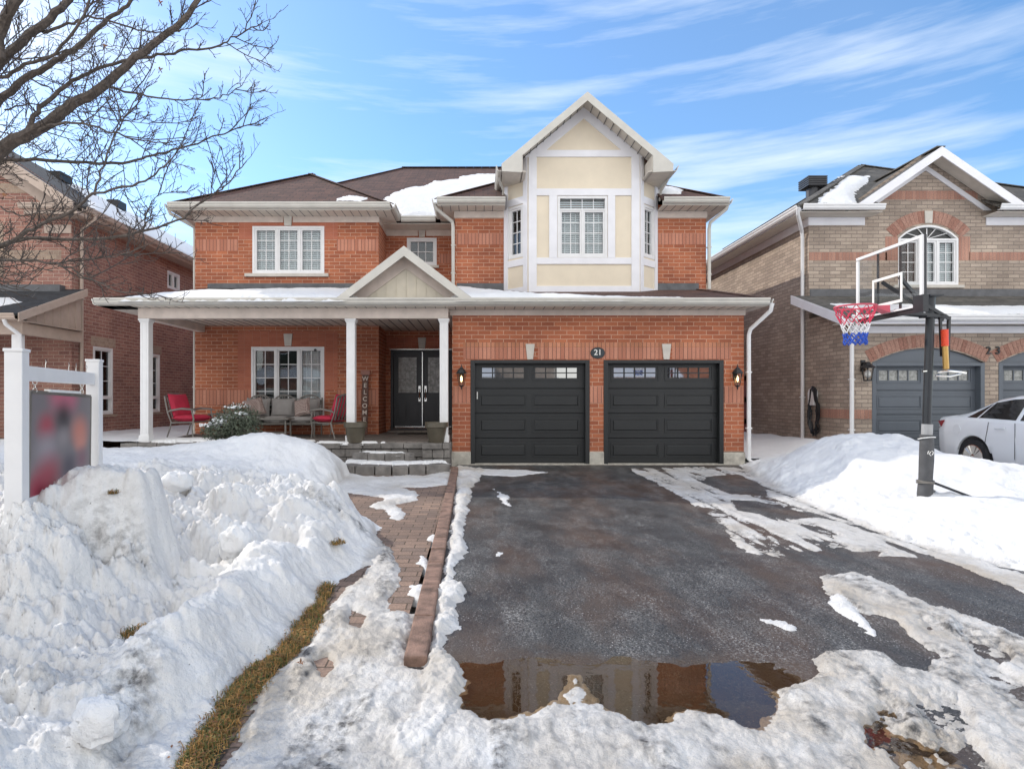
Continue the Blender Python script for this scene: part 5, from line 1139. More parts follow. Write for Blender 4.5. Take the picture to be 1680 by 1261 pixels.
roof_snow(zm, [(-2.05, 15.06), (-1.3, 15.1), (-.98, 15.1), (-.3, 15.6), (1.4, 17.0), (1.5, 19.0), (.9, 20.5), (-.3, 20.3), (-.7, 20.0), (-.75, 19.6), (-1.5, 19.2), (-1.7, 18.6), (-2.3, 18.2), (-2.6, 17.6), (-2.75, 16.9), (-2.3, 15.9)], .07, -3.2, 1.6, 15.0, 21, .04, 'large snow patch on the main brown roof', jag=.12)
zl_ = lambda x, y: 6.0+.64*(y-13.98)
roof_snow(zl_, [(-3.45, 14.2), (-2.85, 14.15), (-2.7, 14.45), (-3.2, 14.6), (-3.5, 14.4)], .03, -3.8, -2.4, 14.0, 14.8, .02, 'small snow patch low on the roof above the left bedroom')
zu_ = lambda x, y: 6.05+.62*(y-13.78)
roof_snow(zu_, [(4.2, 14.2), (4.85, 14.15), (5.0, 14.5), (4.3, 15.2), (3.6, 15.5)], .09, 3.5, 5.3, 13.9, 15.7, .02, 'little snow heap on the roof right of the tall gable')
zt1 = lambda x, y: 5.93+.62*(y-13.86)
roof_snow(zt1, [(8.0, 13.95), (8.9, 13.95), (9.5, 14.9), (10.5, 15.9), (11.0, 16.6), (10.2, 16.6), (9.3, 15.4), (8.4, 14.5)], .06, 7.8, 11.3, 13.9, 17, .03, 'snow patch on the grey roof left of the tan gable')
zt2 = lambda x, y: 3.10+SLT*(y-12.28)
roof_snow(zt2, [(7.95, 13.4), (8.6, 13.3), (10.5, 13.1), (12.4, 13.15), (14.3, 13.0), (14.3, 12.35), (11.5, 12.4), (10.8, 12.32), (9.5, 12.5), (8.6, 12.7), (8.1, 13.0)], .06, 7.7, 14.6, 12.25, 13.8, .025, 'long snow strip on the roof over the slate garage doors')
zk2 = lambda x, y: 3.12+.419*(y-12.1)
roof_snow(zk2, [(-12, 12.3), (-10.5, 12.3), (-10.1, 13.0), (-10.6, 13.3), (-12, 13.3)], .06, -12, -9.6, 12.1, 13.8, .03, 'snow patch on the dark porch roof of the pink house')
zk = lambda x, y: 5.95-.6265*(x+9.45)
roof_snow(zk, [(-9.55, 14.6), (-9.6, 29.8), (-13.3, 30), (-13.4, 19.5), (-12.8, 17.8), (-11, 16.5), (-10, 15)], .07, -13.6, -9.4, 14, 30.2, .09, 'snow covering the long side roof of the pink house')
# ================================================================= loose things

def hs(px, py):
    i = min(range(0, _sy.shape[0]), key=lambda k: abs(_sy[k, 0]-py)); j = int(np.argmin(np.abs(_sx[i]-px))); return float(_sz[i, j])
def cushion(mb, c, w, d, h, R=None, n=10, m=0):    # a plump cushion lying in its own xy plane
    R = R or Matrix.Identity(3); c = Vector(c); b = len(mb.v); N1 = n+1
    for sgn in (1, -1):
        for i in range(N1):
            for j in range(N1):
                u = -1+2*i/n; v = -1+2*j/n
                z = sgn*h/2*((1-u**4)*(1-v**4))**.45
                pinch = 1-.05*(abs(u*v))**.5*0; k = 1-.06*(1-abs(v))*abs(u)**3 if 0 else 1
                p = Vector((u*w/2*(1-.05*(1-v*v)*abs(u)**6), v*d/2*(1-.05*(1-u*u)*abs(v)**6), z)); mb.v.append(tuple(c+R@p))
    for s_ in (0, 1):
        o = b+s_*N1*N1
        for i in range(n):
            for j in range(n):
                q = (o+i*N1+j, o+(i+1)*N1+j, o+(i+1)*N1+j+1, o+i*N1+j+1); mb.f.append(q if s_ == 0 else q[::-1]); mb.m.append(m)
rot = lambda ax, a: Matrix.Rotation(a, 3, ax)
def make_chair():
    C = thing('patio_chair', (0, 0, 0), 'x', 'chair')
    f = MB()
    for s_ in (-1, 1):
        y_ = s_*.30
        lg = MB(); lg.tube([(.30, y_, 0), (.27, y_, .2), (.31, y_, .42), (.26, y_, .61)], [.016, .015, .02, .016], 6); lg.build('leg', M['alu'], C, smooth=True)
        lg = MB(); lg.tube([(-.38, y_, 0), (-.30, y_, .2), (-.26, y_, .36)], .016, 6); lg.build('leg', M['alu'], C, smooth=True)
        a_ = MB(); a_.tube([(.36, y_, .595), (.26, y_, .625), (0, y_, .64), (-.28, y_, .60), (-.36, y_, .56)], [.012, .024, .026, .022, .012], 6); a_.build('armrest', M['alu'], C, smooth=True)
        f.tube([(.28, y_, .35), (-.26, y_, .33), (-.36, y_, .55), (-.44, y_, .90)], .016, 6)
    f.tube([(.28, -.3, .35), (.28, .3, .35)], .014, 6); f.tube([(-.26, -.3, .33), (-.26, .3, .33)], .014, 6)
    f.tube([(-.44, -.3, .90), (-.47, -.15, .95), (-.475, 0, .965), (-.47, .15, .95), (-.44, .3, .90)], .022, 6)
    f.build('seat_frame', M['alu'], C, smooth=True)
    f = MB()
    for k in range(5): y_ = -.2+k*.1; f.bar((-.29, y_, .40), (-.46, y_, .93), .045, .012, up=(1, 0, 0))
    f.build('back_slats', M['alu'], C)
    c = MB(); cushion(c, (.02, 0, .43), .60, .58, .15); c.build('seat_cushion', M['red'], C, smooth=True)
    c = MB(); cushion(c, (-.30, 0, .70), .56, .56, .16, rot('Y', math.radians(-108))); c.build('back_cushion', M['red'], C, smooth=True)
    return C
FZ = .488
ch = make_chair(); ch.location = (-6.42, 13.1, FZ+.02); ch.rotation_euler = (0, 0, math.radians(-14)); ch['group'] = 'red patio chairs on the porch'
ch['label'] = 'red cushioned patio chair beside the end porch column facing right'
copy_thing(ch, (-3.28, 13.0, FZ+.01), 'red cushioned patio chair with slatted back beside the grey sofa').rotation_euler = (0, 0, math.radians(152))
# sofa
S = thing('patio_sofa', (0, 0, 0), 'grey cushioned metal patio sofa under the front window', 'sofa')
f = MB(); f.box(-.9, .9, -.33, .33, .28, .32)
for s_ in (-1, 1):
    f.tube([(s_*.92, -.34, 0), (s_*.92, -.33, .3), (s_*.93, -.32, .58)], .02, 6); f.tube([(s_*.9, .36, 0), (s_*.9, .34, .3), (s_*.9, .42, .9)], .02, 6)
    f.tube([(s_*.93, -.36, .58), (s_*.93, 0, .62), (s_*.9, .38, .6)], .024, 6)
f.tube([(-.9, -.33, .3), (.9, -.33, .3)], .02, 6); f.tube([(-.9, .38, .62), (.9, .38, .62)], .018, 6); f.build('sofa_frame', M['alu'], S, smooth=True)
for k in (-1, 0, 1):
    f = MB(); n = 14; cx = k*.6
    ring = [(cx+.29*math.cos(a*math.pi/n), .40, .74+.22*math.sin(a*math.pi/n)) for a in range(n+1)]; f.tube(ring, .02, 6)
    for q in range(-4, 5): f.tube([(cx+q*.03, .40, .70), (cx+q*.065, .40, .74+.21*math.sqrt(max(0, 1-(q*.065/.29)**2)))], .008, 4)
    for q in (.06, .13): f.tube([(cx+(.29-q*.3)*math.cos(a*math.pi/n), .395, .72+(.22-q)*math.sin(a*math.pi/n)) for a in range(n+1)], .007, 4)
    f.build('back_scroll', M['alu'], S, smooth=True)
    c = MB(); cushion(c, (cx, -.02, .39), .59, .64, .17); c.build('seat_cushion', M['greyfab'], S, smooth=True)
    c = MB(); cushion(c, (cx, .27, .66), .58, .46, .18, rot('X', math.radians(80))); c.build('back_cushion', M['greyfab'], S, smooth=True)
S.location = (-4.72, 13.85, FZ)
pm, nt, bs, ns, ls = mat('patterned_fabric')
bk = N(ns, 'TexBrick'); bk.inputs['Scale'].default_value = 14; bk.inputs['Color1'].default_value = (.16, .09, .085, 1); bk.inputs['Color2'].default_value = (.22, .15, .13, 1); bk.inputs['Mortar'].default_value = (.42, .34, .30, 1); bk.inputs['Mortar Size'].default_value = .05
mp = N(ns, 'Mapping'); mp.inputs['Rotation'].default_value = (0, .7, .3); ls.new(N(ns, 'TexCoord').outputs['Object'], mp.inputs[0]); ls.new(mp.outputs[0], bk.inputs['Vector']); ls.new(bk.outputs[0], bs.inputs['Base Color']); bs.inputs['Roughness'].default_value = .9
for lx, rz, lb in ((-5.22, .5, 'patterned brown throw pillow leaning at the shrub end of the grey sofa'), (-4.12, -.35, 'patterned brown throw pillow between grey sofa and right red chair')):
    c = MB(); cushion(c, (lx, 13.66, FZ+.68), .42, .42, .15, rot('Z', rz) @ rot('X', math.radians(72)) @ rot('Z', .25)); tag(c.build('throw_pillow', pm, smooth=True), lb, 'pillow', 'throw pillows on the sofa')
Tb = thing('coffee_table', (-4.62, 12.95, FZ), 'low grey metal coffee table in front of the grey sofa', 'table')
f = MB(); f.box(-5.1, -4.14, 12.72, 13.18, FZ+.42, FZ+.45); f.build('table_top', M['alu'], Tb, bevel=.01)
for a in (-5.02, -4.22):
    for b_ in (12.78, 13.12): f = MB(); f.tube([(a, b_, FZ), (a, b_, FZ+.42)], .022, 6); f.build('leg', M['alu'], Tb)
f = MB(); f.box(-5.0, -4.24, 12.8, 13.1, FZ+.12, FZ+.14); f.build('shelf', M['alu'], Tb)
Tb = thing('side_table', (-5.85, 13.75, FZ), 'small dark side table between red chair and sofa by the wall', 'table')
f = MB(); f.box(-6.25, -5.65, 13.5, 14.0, FZ+.50, FZ+.54); f.build('table_top', M['alu'], Tb, bevel=.008)
for a in (-6.2, -5.7):
    for b_ in (13.55, 13.95): f = MB(); f.bar((a, b_, FZ), (a, b_, FZ+.5), .03, .03); f.build('leg', M['wood'], Tb)
# planters
for i, (cx, lb) in enumerate(((-2.53, 'bronze plastic planter pot at the foot of the middle porch column'), (-.88, 'bronze plastic planter pot at the foot of the column beside the garage'))):
    pt = thing('planter_pot', (cx, 11.98, .475), lb, 'plant pot', 'bronze pots on the porch edge')
    p = MB(); z_ = .475; p.lathe(cx, 11.98, [(.15, z_), (.16, z_+.02), (.205, z_+.30), (.212, z_+.31), (.235, z_+.32), (.238, z_+.41), (.225, z_+.42), (.20, z_+.415), (.19, z_+.37)], 28); p.build('pot', M['pot'], pt, smooth=True)
    p = MB(); p.lathe(cx, 11.98, [(.195, z_+.34), (.19, z_+.375), (.02, z_+.39)], 20); p.build('soil', M['bark'], pt)
# leaning welcome sign
Wd = thing('welcome_sign', (-2.82, 14.3, FZ), 'tall narrow wooden WELCOME sign leaning on the brick pier', 'sign')
FW = lambda u, d_, z_: Vector((-2.80+u, 14.28-d_+(z_-FZ)*.10, z_))
b = MB(); 
b.hexa([FW(-.075, .015, FZ), FW(.075, .015, FZ), FW(.075, -.015, FZ), FW(-.075, -.015, FZ), FW(-.075, .015, FZ+1.52), FW(.075, .015, FZ+1.52), FW(.075, -.015, FZ+1.52), FW(-.075, -.015, FZ+1.52)]); b.build('board', M['wood'], Wd, bevel=.004)
for k, L_ in enumerate('WELCOME'): text_mesh('letter', L_, FW, 0, FZ+1.36-k*.165, .15, .006, M['beam'], Wd, d=.022)
b = MB(); b.hexa([FW(-.11, .02, FZ+1.46), FW(.11, .02, FZ+1.46), FW(.11, -.02, FZ+1.46), FW(-.11, -.02, FZ+1.46), FW(-.11, .02, FZ+1.56), FW(.11, .02, FZ+1.56), FW(.11, -.02, FZ+1.56), FW(-.11, -.02, FZ+1.56)]); b.build('sign_cap', plain('old_pink_wood', (.32, .16, .13), .8), Wd)
# door mat
b = MB(); b.box(-2.0, -1.05, 14.35, 14.95, FZ+.002, FZ+.018); tag(b.build('door_mat', plain('mat_fibre', (.03, .025, .02), .95)), 'dark door mat lying before the double entry doors', 'door mat')
# shrub
rr = random.Random(11)
SH = thing('topiary_shrub', (-4.55, 10.75, .4), 'grafted evergreen shrub dusted with snow before the porch sofa', 'shrub')
st = MB(); st.tube([(-4.5, 10.75, .3), (-4.49, 10.75, .55), (-4.53, 10.76, .78), (-4.45, 10.76, .98)], [.05, .042, .035, .02], 8)
for k in range(10): a = k*.63; st.tube([(-4.5, 10.75, .72), (-4.5+.25*math.cos(a), 10.75+.25*math.sin(a), .85), (-4.5+.42*math.cos(a), 10.75+.4*math.sin(a), .75)], [.018, .01, .004], 5)
st.build('trunk', M['bark'], SH, smooth=True)
lv = MB(); sn = MB()
lobes = [(-4.42, 10.75, 1.02, .38, .36, .26), (-4.75, 10.7, .78, .30, .30, .17), (-4.30, 10.8, .84, .30, .32, .24), (-4.55, 10.6, .88, .34, .24, .2), (-4.25, 10.7, .68, .2, .25, .14)]
for k in range(9000):
    cx, cy, cz, rx, ry, rz_ = lobes[rr.choices(range(5), (5, 3, 3, 3, 1))[0]]
    d_ = Vector((rr.gauss(0, 1), rr.gauss(0, 1), rr.gauss(0, 1))).normalized()*(.55+.5*rr.random()**.6)*(1+.16*math.sin(k*.37)*rr.random())
    p = Vector((cx+d_.x*rx, cy+d_.y*ry, cz+d_.z*rz_))
    if math.sin(p.x*31+p.z*17)*math.sin(p.y*27+p.x*9)*math.sin(p.z*33) > .42: continue
    a = Vector((rr.gauss(0, 1), rr.gauss(0, 1), rr.gauss(0, 1))).normalized(); b_ = a.cross(d_).normalized(); l_ = .013+.014*rr.random()
    q = [p-a*l_, p+b_*l_*.45, p+a*l_, p-b_*l_*.45]; 
    (sn if (d_.z > .75 and rr.random() < .35) else lv).face(q)
lv.build('crown', M['evergreen'], SH)
for (cx, cy, cz, w_, h_) in ((-4.80, 10.55, .90, .24, .05), (-4.62, 10.5, .955, .16, .04), (-4.44, 10.62, 1.2, .12, .03), (-4.28, 10.6, 1.10, .10, .025), (-4.72, 10.62, .99, .16, .03)):
    for k in range(34): sn.lathe(cx+rr.gauss(0, w_*.4), cy+rr.gauss(0, .06), [(.004, -.01), (.018+.02*rr.random(), 0), (.012, .014), (.002, .02)], 6, cz=cz+rr.gauss(0, h_*.45))
tag(sn.build('snow_dusting', M['netwhite'], SH, smooth=True), kind='stuff')
# ---- sign post
SP = thing('sign_post', (-2.99, 3.8, .5), 'white post with crossbars and a hanging blurred realty panel in the snow', 'sign')
A_, B_ = Vector((-2.99, 3.80, 0)), Vector((-3.34, 5.10, 0)); D_ = (B_-A_).normalized(); NO = Vector((D_.y, -D_.x, 0))
def obox(mb, c, hu, hn, z0, z1):
    q = [c+D_*a*hu+NO*b_*hn for a, b_ in ((-1, -1), (1, -1), (1, 1), (-1, 1))]; mb.hexa([v_+Vector((0, 0, z0)) for v_ in q]+[v_+Vector((0, 0, z1)) for v_ in q])
for c_, zt_ in ((A_, 1.685), (B_, 1.70)):
    b = MB(); obox(b, c_, .05, .05, -.2, zt_); obox(b, c_, .056, .056, zt_-.002, zt_+.02); b.build('post', M['white'], SP, bevel=.005)
for z0, z1 in ((1.50, 1.60), (.62, .72)):
    b = MB(); obox(b, (A_+B_)/2, (B_-A_).length/2-.051, .022, z0, z1); b.build('crossbar', M['white'], SP, bevel=.004)
pm, nt, bs, ns, ls = mat('blurred_sign_print')
tc = N(ns, 'TexCoord').outputs['Generated']; sepx = N(ns, 'SeparateXYZ'); ls.new(tc, sepx.inputs[0]); cmb = N(ns, 'CombineXYZ'); ls.new(sepx.outputs[1], cmb.inputs[0]); ls.new(sepx.outputs[2], cmb.inputs[1])
c_ = mixc(ns, ls, 0.0, (.20, .18, .185), (.20, .18, .185))
for (u_, v_, r_, col) in ((.45, .97, .22, (.55, .14, .2)), (.6, .95, .2, (.5, .14, .2)), (.25, .68, .17, (.42, .05, .08)), (.5, .76, .18, (.035, .03, .035)), (.25, .48, .2, (.34, .3, .32)), (.78, .6, .2, (.62, .22, .16)), (.8, .48, .14, (.6, .24, .18)), (.28, .2, .26, (.42, .015, .05)), (.12, .12, .2, (.36, .02, .05)), (.6, .25, .18, (.04, .03, .06)), (.82, .3, .15, (.2, .09, .12)), (.5, .56, .12, (.3, .26, .26))):
    d_ = N(ns, 'VectorMath', operation='DISTANCE'); ls.new(cmb.outputs[0], d_.inputs[0]); d_.inputs[1].default_value = (u_, v_, 0)
    mr = N(ns, 'MapRange', interpolation_type='SMOOTHSTEP'); ls.new(d_.outputs['Value'], mr.inputs[0]); mr.inputs[1].default_value = 0; mr.inputs[2].default_value = r_*1.25; mr.inputs[3].default_value = .9; mr.inputs[4].default_value = 0
    c_ = mixc(ns, ls, mr.outputs[0], c_, col)
ls.new(c_, bs.inputs['Base Color']); bs.inputs['Roughness'].default_value = .4
cc = (A_+B_)/2; 
def pq(u, z, n_=0): return A_+D_*(.14+u*1.08)+NO*n_+Vector((0, 0, z))
b = MB(); b.hexa([pq(0, .70, .008), pq(1, .66, .008), pq(1, .66, -.008), pq(0, .70, -.008), pq(.03, 1.43, .008), pq(1.02, 1.40, .008), pq(1.02, 1.40, -.008), pq(.03, 1.43, -.008)]); PN = b.build('hanging_panel', pm, SP)
b = MB()
for p_, q_ in ((pq(0, .70), pq(.03, 1.43)), (pq(.03, 1.43), pq(1.02, 1.40)), (pq(1.02, 1.40), pq(1, .66)), (pq(1, .66), pq(0, .70))): b.bar(p_, q_, .026, .02, up=(NO.x, NO.y, 0))
b.build('panel_frame', M['alu'], PN)
b = MB(); b.bar(pq(.27, 1.44), pq(.80, 1.43), .02, .035, up=(NO.x, NO.y, 0)); b.build('rider_strip', M['lettering'], PN)
for u_ in (.10, .86):
    for k in range(3):
        b = MB(); p_ = pq(u_, 1.495-k*.028); b.tube([p_+D_*(.012*math.cos(t_*.7854))*(1 if k % 2 else .3)+NO*(.012*math.cos(t_*.7854))*(0 if k % 2 else 1)+Vector((0, 0, .018*math.sin(t_*.7854))) for t_ in range(9)], .003, 4, cap=False); b.build('hook', M['chrome'], SP)
for u_ in (-.0, .25, .62, .75, .95):
    b = MB(); p_ = pq(u_, 1.60); b.tube([p_, p_+Vector((0, 0, .025)), p_+D_*.01+Vector((0, 0, .045)), p_+Vector((0, 0, .06))], .003, 4); b.build('eye_bolt', M['chrome'], SP)
# ---- basketball hoop
BH = thing('basketball_hoop', (5.57, 7.3, .1), 'black portable basketball hoop with clear backboard in the right snow bank', 'basketball hoop')
X0 = 5.08; y0_, y1_ = 6.74, 7.92; zb_, zt_ = 2.44, 3.26
def seg(par, name, m_, fn, **k): mb = MB(); fn(mb); return mb.build(name, m_, par, **k)
seg(BH, 'pole', M['polemetal'], lambda b: (b.tube([(5.52, 7.3, .05), (5.555, 7.3, 1.3), (5.60, 7.3, 2.66)], .048, 14), b.box(5.53, 5.70, 7.22, 7.38, 2.64, 2.66), b.box(5.50, 5.76, 7.23, 7.37, 2.38, 2.40)), smooth=True)
PD = seg(BH, 'pole_padding', M['pad'], lambda b: b.tube([(5.52, 7.3, .04), (5.525, 7.3, .2), (5.535, 7.3, .32), (5.532, 7.3, .36), (5.545, 7.3, .62), (5.55, 7.3, .93)], [.078, .082, .08, .073, .078, .073], 16), smooth=True)
seg(PD, 'binding_cord', M['netwhite'] if 0 else M['alu'], lambda b: [b.tube([(5.53+.09*math.cos(t*.524), 7.3+.09*math.sin(t*.524), .335+.012*k+.006*math.sin(t+k)) for t in range(13)], .008, 5, cap=False) for k in range(3)])
seg(PD, 'binding_cord', M['netwhite'], lambda b: b.tube([(5.548+.088*math.cos(t*.524), 7.3+.088*math.sin(t*.524), .885-.02*math.sin(t*.5)) for t in range(13)], .006, 5, cap=False))
seg(PD, 'emblem', M['lettering'], lambda b: (b.tube([(5.49, 7.209, .70), (5.50, 7.206, .735), (5.525, 7.205, .725), (5.505, 7.205, .70), (5.53, 7.206, .68)], .005, 5), b.tube([(5.54, 7.207, .735), (5.565, 7.209, .72), (5.545, 7.207, .69)], .005, 5)))
seg(PD, 'padding_sleeve', plain('silver_tape', (.33, .33, .33), .5), lambda b: b.tube([(5.55, 7.3, .93), (5.555, 7.3, 1.06)], .06, 14))
for q in ((6.15, 7.05), (5.98, 7.6)): seg(BH, 'base_strut', M['polemetal'], lambda b: b.bar((5.56, 7.28, .36 if q[1] < 7.2 else .27), (q[0], q[1], .10), .03, .03))
BB = seg(BH, 'backboard', M['white'], lambda b: (b.box(X0-.012, X0+.012, y0_, y1_, zt_-.035, zt_), b.box(X0-.012, X0+.012, y0_, y0_+.038, zb_, zt_-.035), b.box(X0-.012, X0+.012, y1_-.038, y1_, zb_, zt_-.045), b.box(X0-.012, X0+.012, y0_+.05, y1_-.05, zb_, zb_+.02)))
seg(BB, 'clear_board', glass_mat('clear_acrylic', (.93, .94, .94), 1.35), lambda b: b.box(X0-.004, X0+.004, y0_+.05, y1_-.05, zb_+.02, zt_-.045))
def sq(b):
    a, c, d, e_ = 7.06, 7.60, 2.54, 2.90; w_ = .035
    b.box(X0-.009, X0-.005, a, c, e_-w_, e_); b.box(X0-.009, X0-.005, a, c, d, d+w_); b.box(X0-.009, X0-.005, a, a+w_, d+w_, e_-w_); b.box(X0-.009, X0-.005, c-w_, c, d+w_, e_-w_)
seg(BB, 'target_square', M['lettering'], sq)
seg(BB, 'rear_frame', M['polemetal'], lambda b: (b.box(X0+.013, X0+.04, y0_-.005, y0_+.012, zb_-.05, zt_), b.box(X0+.013, X0+.04, y0_, y1_, zb_-.06, zb_+.0), b.box(X0+.013, X0+.03, 7.12, 7.145, zb_, zt_-.03), b.box(X0+.013, X0+.03, 7.52, 7.545, zb_, zt_-.03), b.box(X0-.014, X0+.05, y0_-.02, y0_+.14, zb_-.065, zb_+.13)))
for s_ in (-1, 1):
    seg(BH, 'lift_arm', M['polemetal'], lambda b: (b.bar((X0+.04, 7.33+s_*.16, 2.86), (5.45, 7.31+s_*.05, 2.56), .03, .04), b.bar((5.45, 7.31+s_*.05, 2.56), (5.80, 7.31+s_*.05, 2.36), .03, .04)))
    seg(BH, 'lift_arm', M['polemetal'], lambda b: b.bar((X0+.04, 7.33+s_*.07, 2.46), (5.72, 7.31+s_*.05, 2.39), .03, .035))
seg(BH, 'height_rod', M['polemetal'], lambda b: (b.bar((5.80, 7.27, 2.39), (5.78, 7.27, 1.72), .03, .03), b.bar((5.69, 7.27, 2.39), (5.71, 7.27, 1.9), .026, .026)))
seg(BH, 'spring_cylinder', M['gold'], lambda b: b.tube([(5.725, 7.22, 1.74), (5.712, 7.22, 2.02)], .032, 12), smooth=True)
seg(BH, 'bellows', M['orange'], lambda b: b.tube([(5.712-.0003*k, 7.22, 2.02+k*.012) for k in range(18)], [.036+.005*(k % 2) for k in range(18)], 12))
seg(BH, 'height_handle', M['chrome'], lambda b: (b.tube([(5.60, 7.2, 1.70), (5.70, 7.16, 1.715), (5.88, 7.18, 1.70), (5.95, 7.2, 1.69)], .014, 6), b.tube([(5.62, 7.25, 1.66), (5.78, 7.23, 1.65), (5.92, 7.23, 1.68)], .01, 6), b.tube([(5.42, 7.2, 1.71), (5.47, 7.2, 1.715)], .012, 6)), smooth=True)
rc_ = (4.68, 7.33, 2.52); n = 28
seg(BH, 'rim', M['rim'], lambda b: (b.tube([(rc_[0]+.228*math.cos(2*math.pi*k/n), rc_[1]+.228*math.sin(2*math.pi*k/n), rc_[2]) for k in range(n+1)], .011, 8, cap=False), b.hexa([(X0-.02, 7.25, 2.44), (X0-.02, 7.41, 2.44), (4.92, 7.38, 2.505), (4.92, 7.28, 2.505), (X0-.02, 7.25, 2.53), (X0-.02, 7.41, 2.53), (4.92, 7.38, 2.53), (4.92, 7.28, 2.53)]), b.bar((4.93, 7.22, 2.51), (4.82, 7.17, 2.51), .03, .012), b.bar((4.93, 7.44, 2.51), (4.82, 7.49, 2.51), .03, .012)), smooth=True)
nt_ = MB(); rows = [(0, .226), (.07, .205), (.14, .18), (.21, .155), (.27, .14), (.33, .125), (.38, .115), (.43, .125), (.46, .12)]; n = 12
for i in range(len(rows)-1):
    (d0, r0), (d1, r1) = rows[i], rows[i+1]; mi = 0 if d1 <= .215 else (1 if d1 <= .34 else 2)
    for k in range(n):
        for s_ in (.5, -.5):
            a0 = 2*math.pi*(k+(.5 if i % 2 else 0))/n; a1 = a0+2*math.pi*s_/n; j_ = .012*math.sin(k*3.1+i*1.7)
            nt_.tube([(rc_[0]+(r0+j_)*math.cos(a0), rc_[1]+(r0+j_)*math.sin(a0), rc_[2]-d0), (rc_[0]+r1*math.cos(a1), rc_[1]+r1*math.sin(a1), rc_[2]-d1-j_)], .0055 if mi < 2 else .009, 4, m=mi)
nt_.build('net', [M['netred'], M['netwhite'], M['netblue']], BH)
# ---- car
CR = thing('parked_car', (9.83, 9.4, 0), 'white sedan backed up to the slate garage door behind the snow bank', 'car')
def itp(u, tb): return float(np.interp(u, [a for a, _ in tb], [b_ for _, b_ in tb]))
TOP = [(0, .78), (.03, .95), (.08, 1.03), (.45, 1.09), (.6, 1.13), (1.15, 1.37), (1.5, 1.43), (2.0, 1.455), (2.5, 1.42), (2.8, 1.33), (3.4, 1.03), (3.9, .93), (4.35, .80), (4.5, .68), (4.58, .55)]
BEL = [(0, .74), (.03, .90), (.08, .985), (.5, 1.0), (1.2, .985), (3.3, .93), (3.9, .88), (4.35, .76), (4.5, .64), (4.58, .5)]
WID = [(0, .62), (.03, .74), (.1, .80), (.3, .855), (.8, .875), (2.3, .88), (3.7, .87), (4.2, .80), (4.45, .68), (4.58, .5)]
RW = [(0, .5), (.08, .64), (.45, .66), (.7, .63), (1.2, .56), (2.0, .57), (2.6, .58), (3.4, .68), (4.2, .62), (4.58, .4)]
BOT = [(0, .40), (.03, .33), (.15, .26), (4.3, .2), (4.5, .28), (4.58, .38)]
us = sorted(set([0, .015, .03, .06]+[round(.08+.045*k, 3) for k in range(100)]+[4.55, 4.58])); us = [u_ for u_ in us if u_ <= 4.58]
def ring(u, off=0):
    w_, zt, zb__, wr, zo = itp(u, WID), itp(u, TOP), itp(u, BEL), itp(u, RW), itp(u, BOT)
    for uc in (.98, 3.66):
        if abs(u-uc) < .37: zo = max(zo, .32+math.sqrt(.37**2-(u-uc)**2))
    zl_1 = max(.42, zo+.01) if zb__ > .6 else zo+.05
    H_ = [(w_*.96, zo), (w_, min(zl_1, zb__-.1)), (w_*1.012, min(max(.68, zo+.03), zb__-.05)), (w_*.985, zb__-.02), (w_*.955, zb__+.008), (wr+(w_*.95-wr)*.45, (zb__+zt)/2+.01), (wr+.012, max(zt-.055, zb__+.012)), (wr-.07, zt-.012), (wr*.45, zt-.0), (0, zt+.003)]
    return H_
def cw(u, s_, z_): return (9.83+s_, 11.66-u, z_+.0)
b = MB(); grid = []
for u_ in us:
    Hh = ring(u_); full = [(-a, z_) for a, z_ in Hh]+[(a, z_) for a, z_ in Hh[-2::-1]]
    grid.append([len(b.v)+k for k in range(len(full))]); b.v += [cw(u_, a, z_) for a, z_ in full]
for g_, h_ in zip(grid[:-1], grid[1:]):
    for k in range(len(g_)-1): b.f.append((g_[k], g_[k+1], h_[k+1], h_[k])); b.m.append(0)
b.f.append(tuple(grid[0][::-1])); b.m.append(0); b.f.append(tuple(grid[-1])); b.m.append(0)
BD = b.build('body', M['carpaint'], CR, smooth=True)
b = MB(); b.box(9.83-.70, 9.83+.70, 7.3, 11.4, .22, .8); b.build('underbody', M['black'], CR)
def side_patch(mb, poly, s_, off):                   # a patch on the side glass surface: points (u, t) with t up the glass
    def S3(u, t):
        h_ = ring(u); pa = [h_[4], h_[5], h_[6]]; k = min(1, int(t*2)); f_ = t*2-k; a = pa[k][0]*(1-f_)+pa[k+1][0]*f_+off; z_ = pa[k][1]*(1-f_)+pa[k+1][1]*f_
        return cw(u, s_*a, z_)
    n_ = 14
    for i in range(n_):
        for j in range(4):
            q = []
            for di, dj in ((0, 0), (1, 0), (1, 1), (0, 1)):
                f_ = (i+di)/n_; lo = [poly[0][0]+(poly[1][0]-poly[0][0])*f_, poly[0][1]+(poly[1][1]-poly[0][1])*f_]; hi = [poly[3][0]+(poly[2][0]-poly[3][0])*f_, poly[3][1]+(poly[2][1]-poly[3][1])*f_]
                g_ = (j+dj)/4; q.append(S3(lo[0]+(hi[0]-lo[0])*g_, lo[1]+(hi[1]-lo[1])*g_))
            mb.face(q if s_ > 0 else q[::-1])
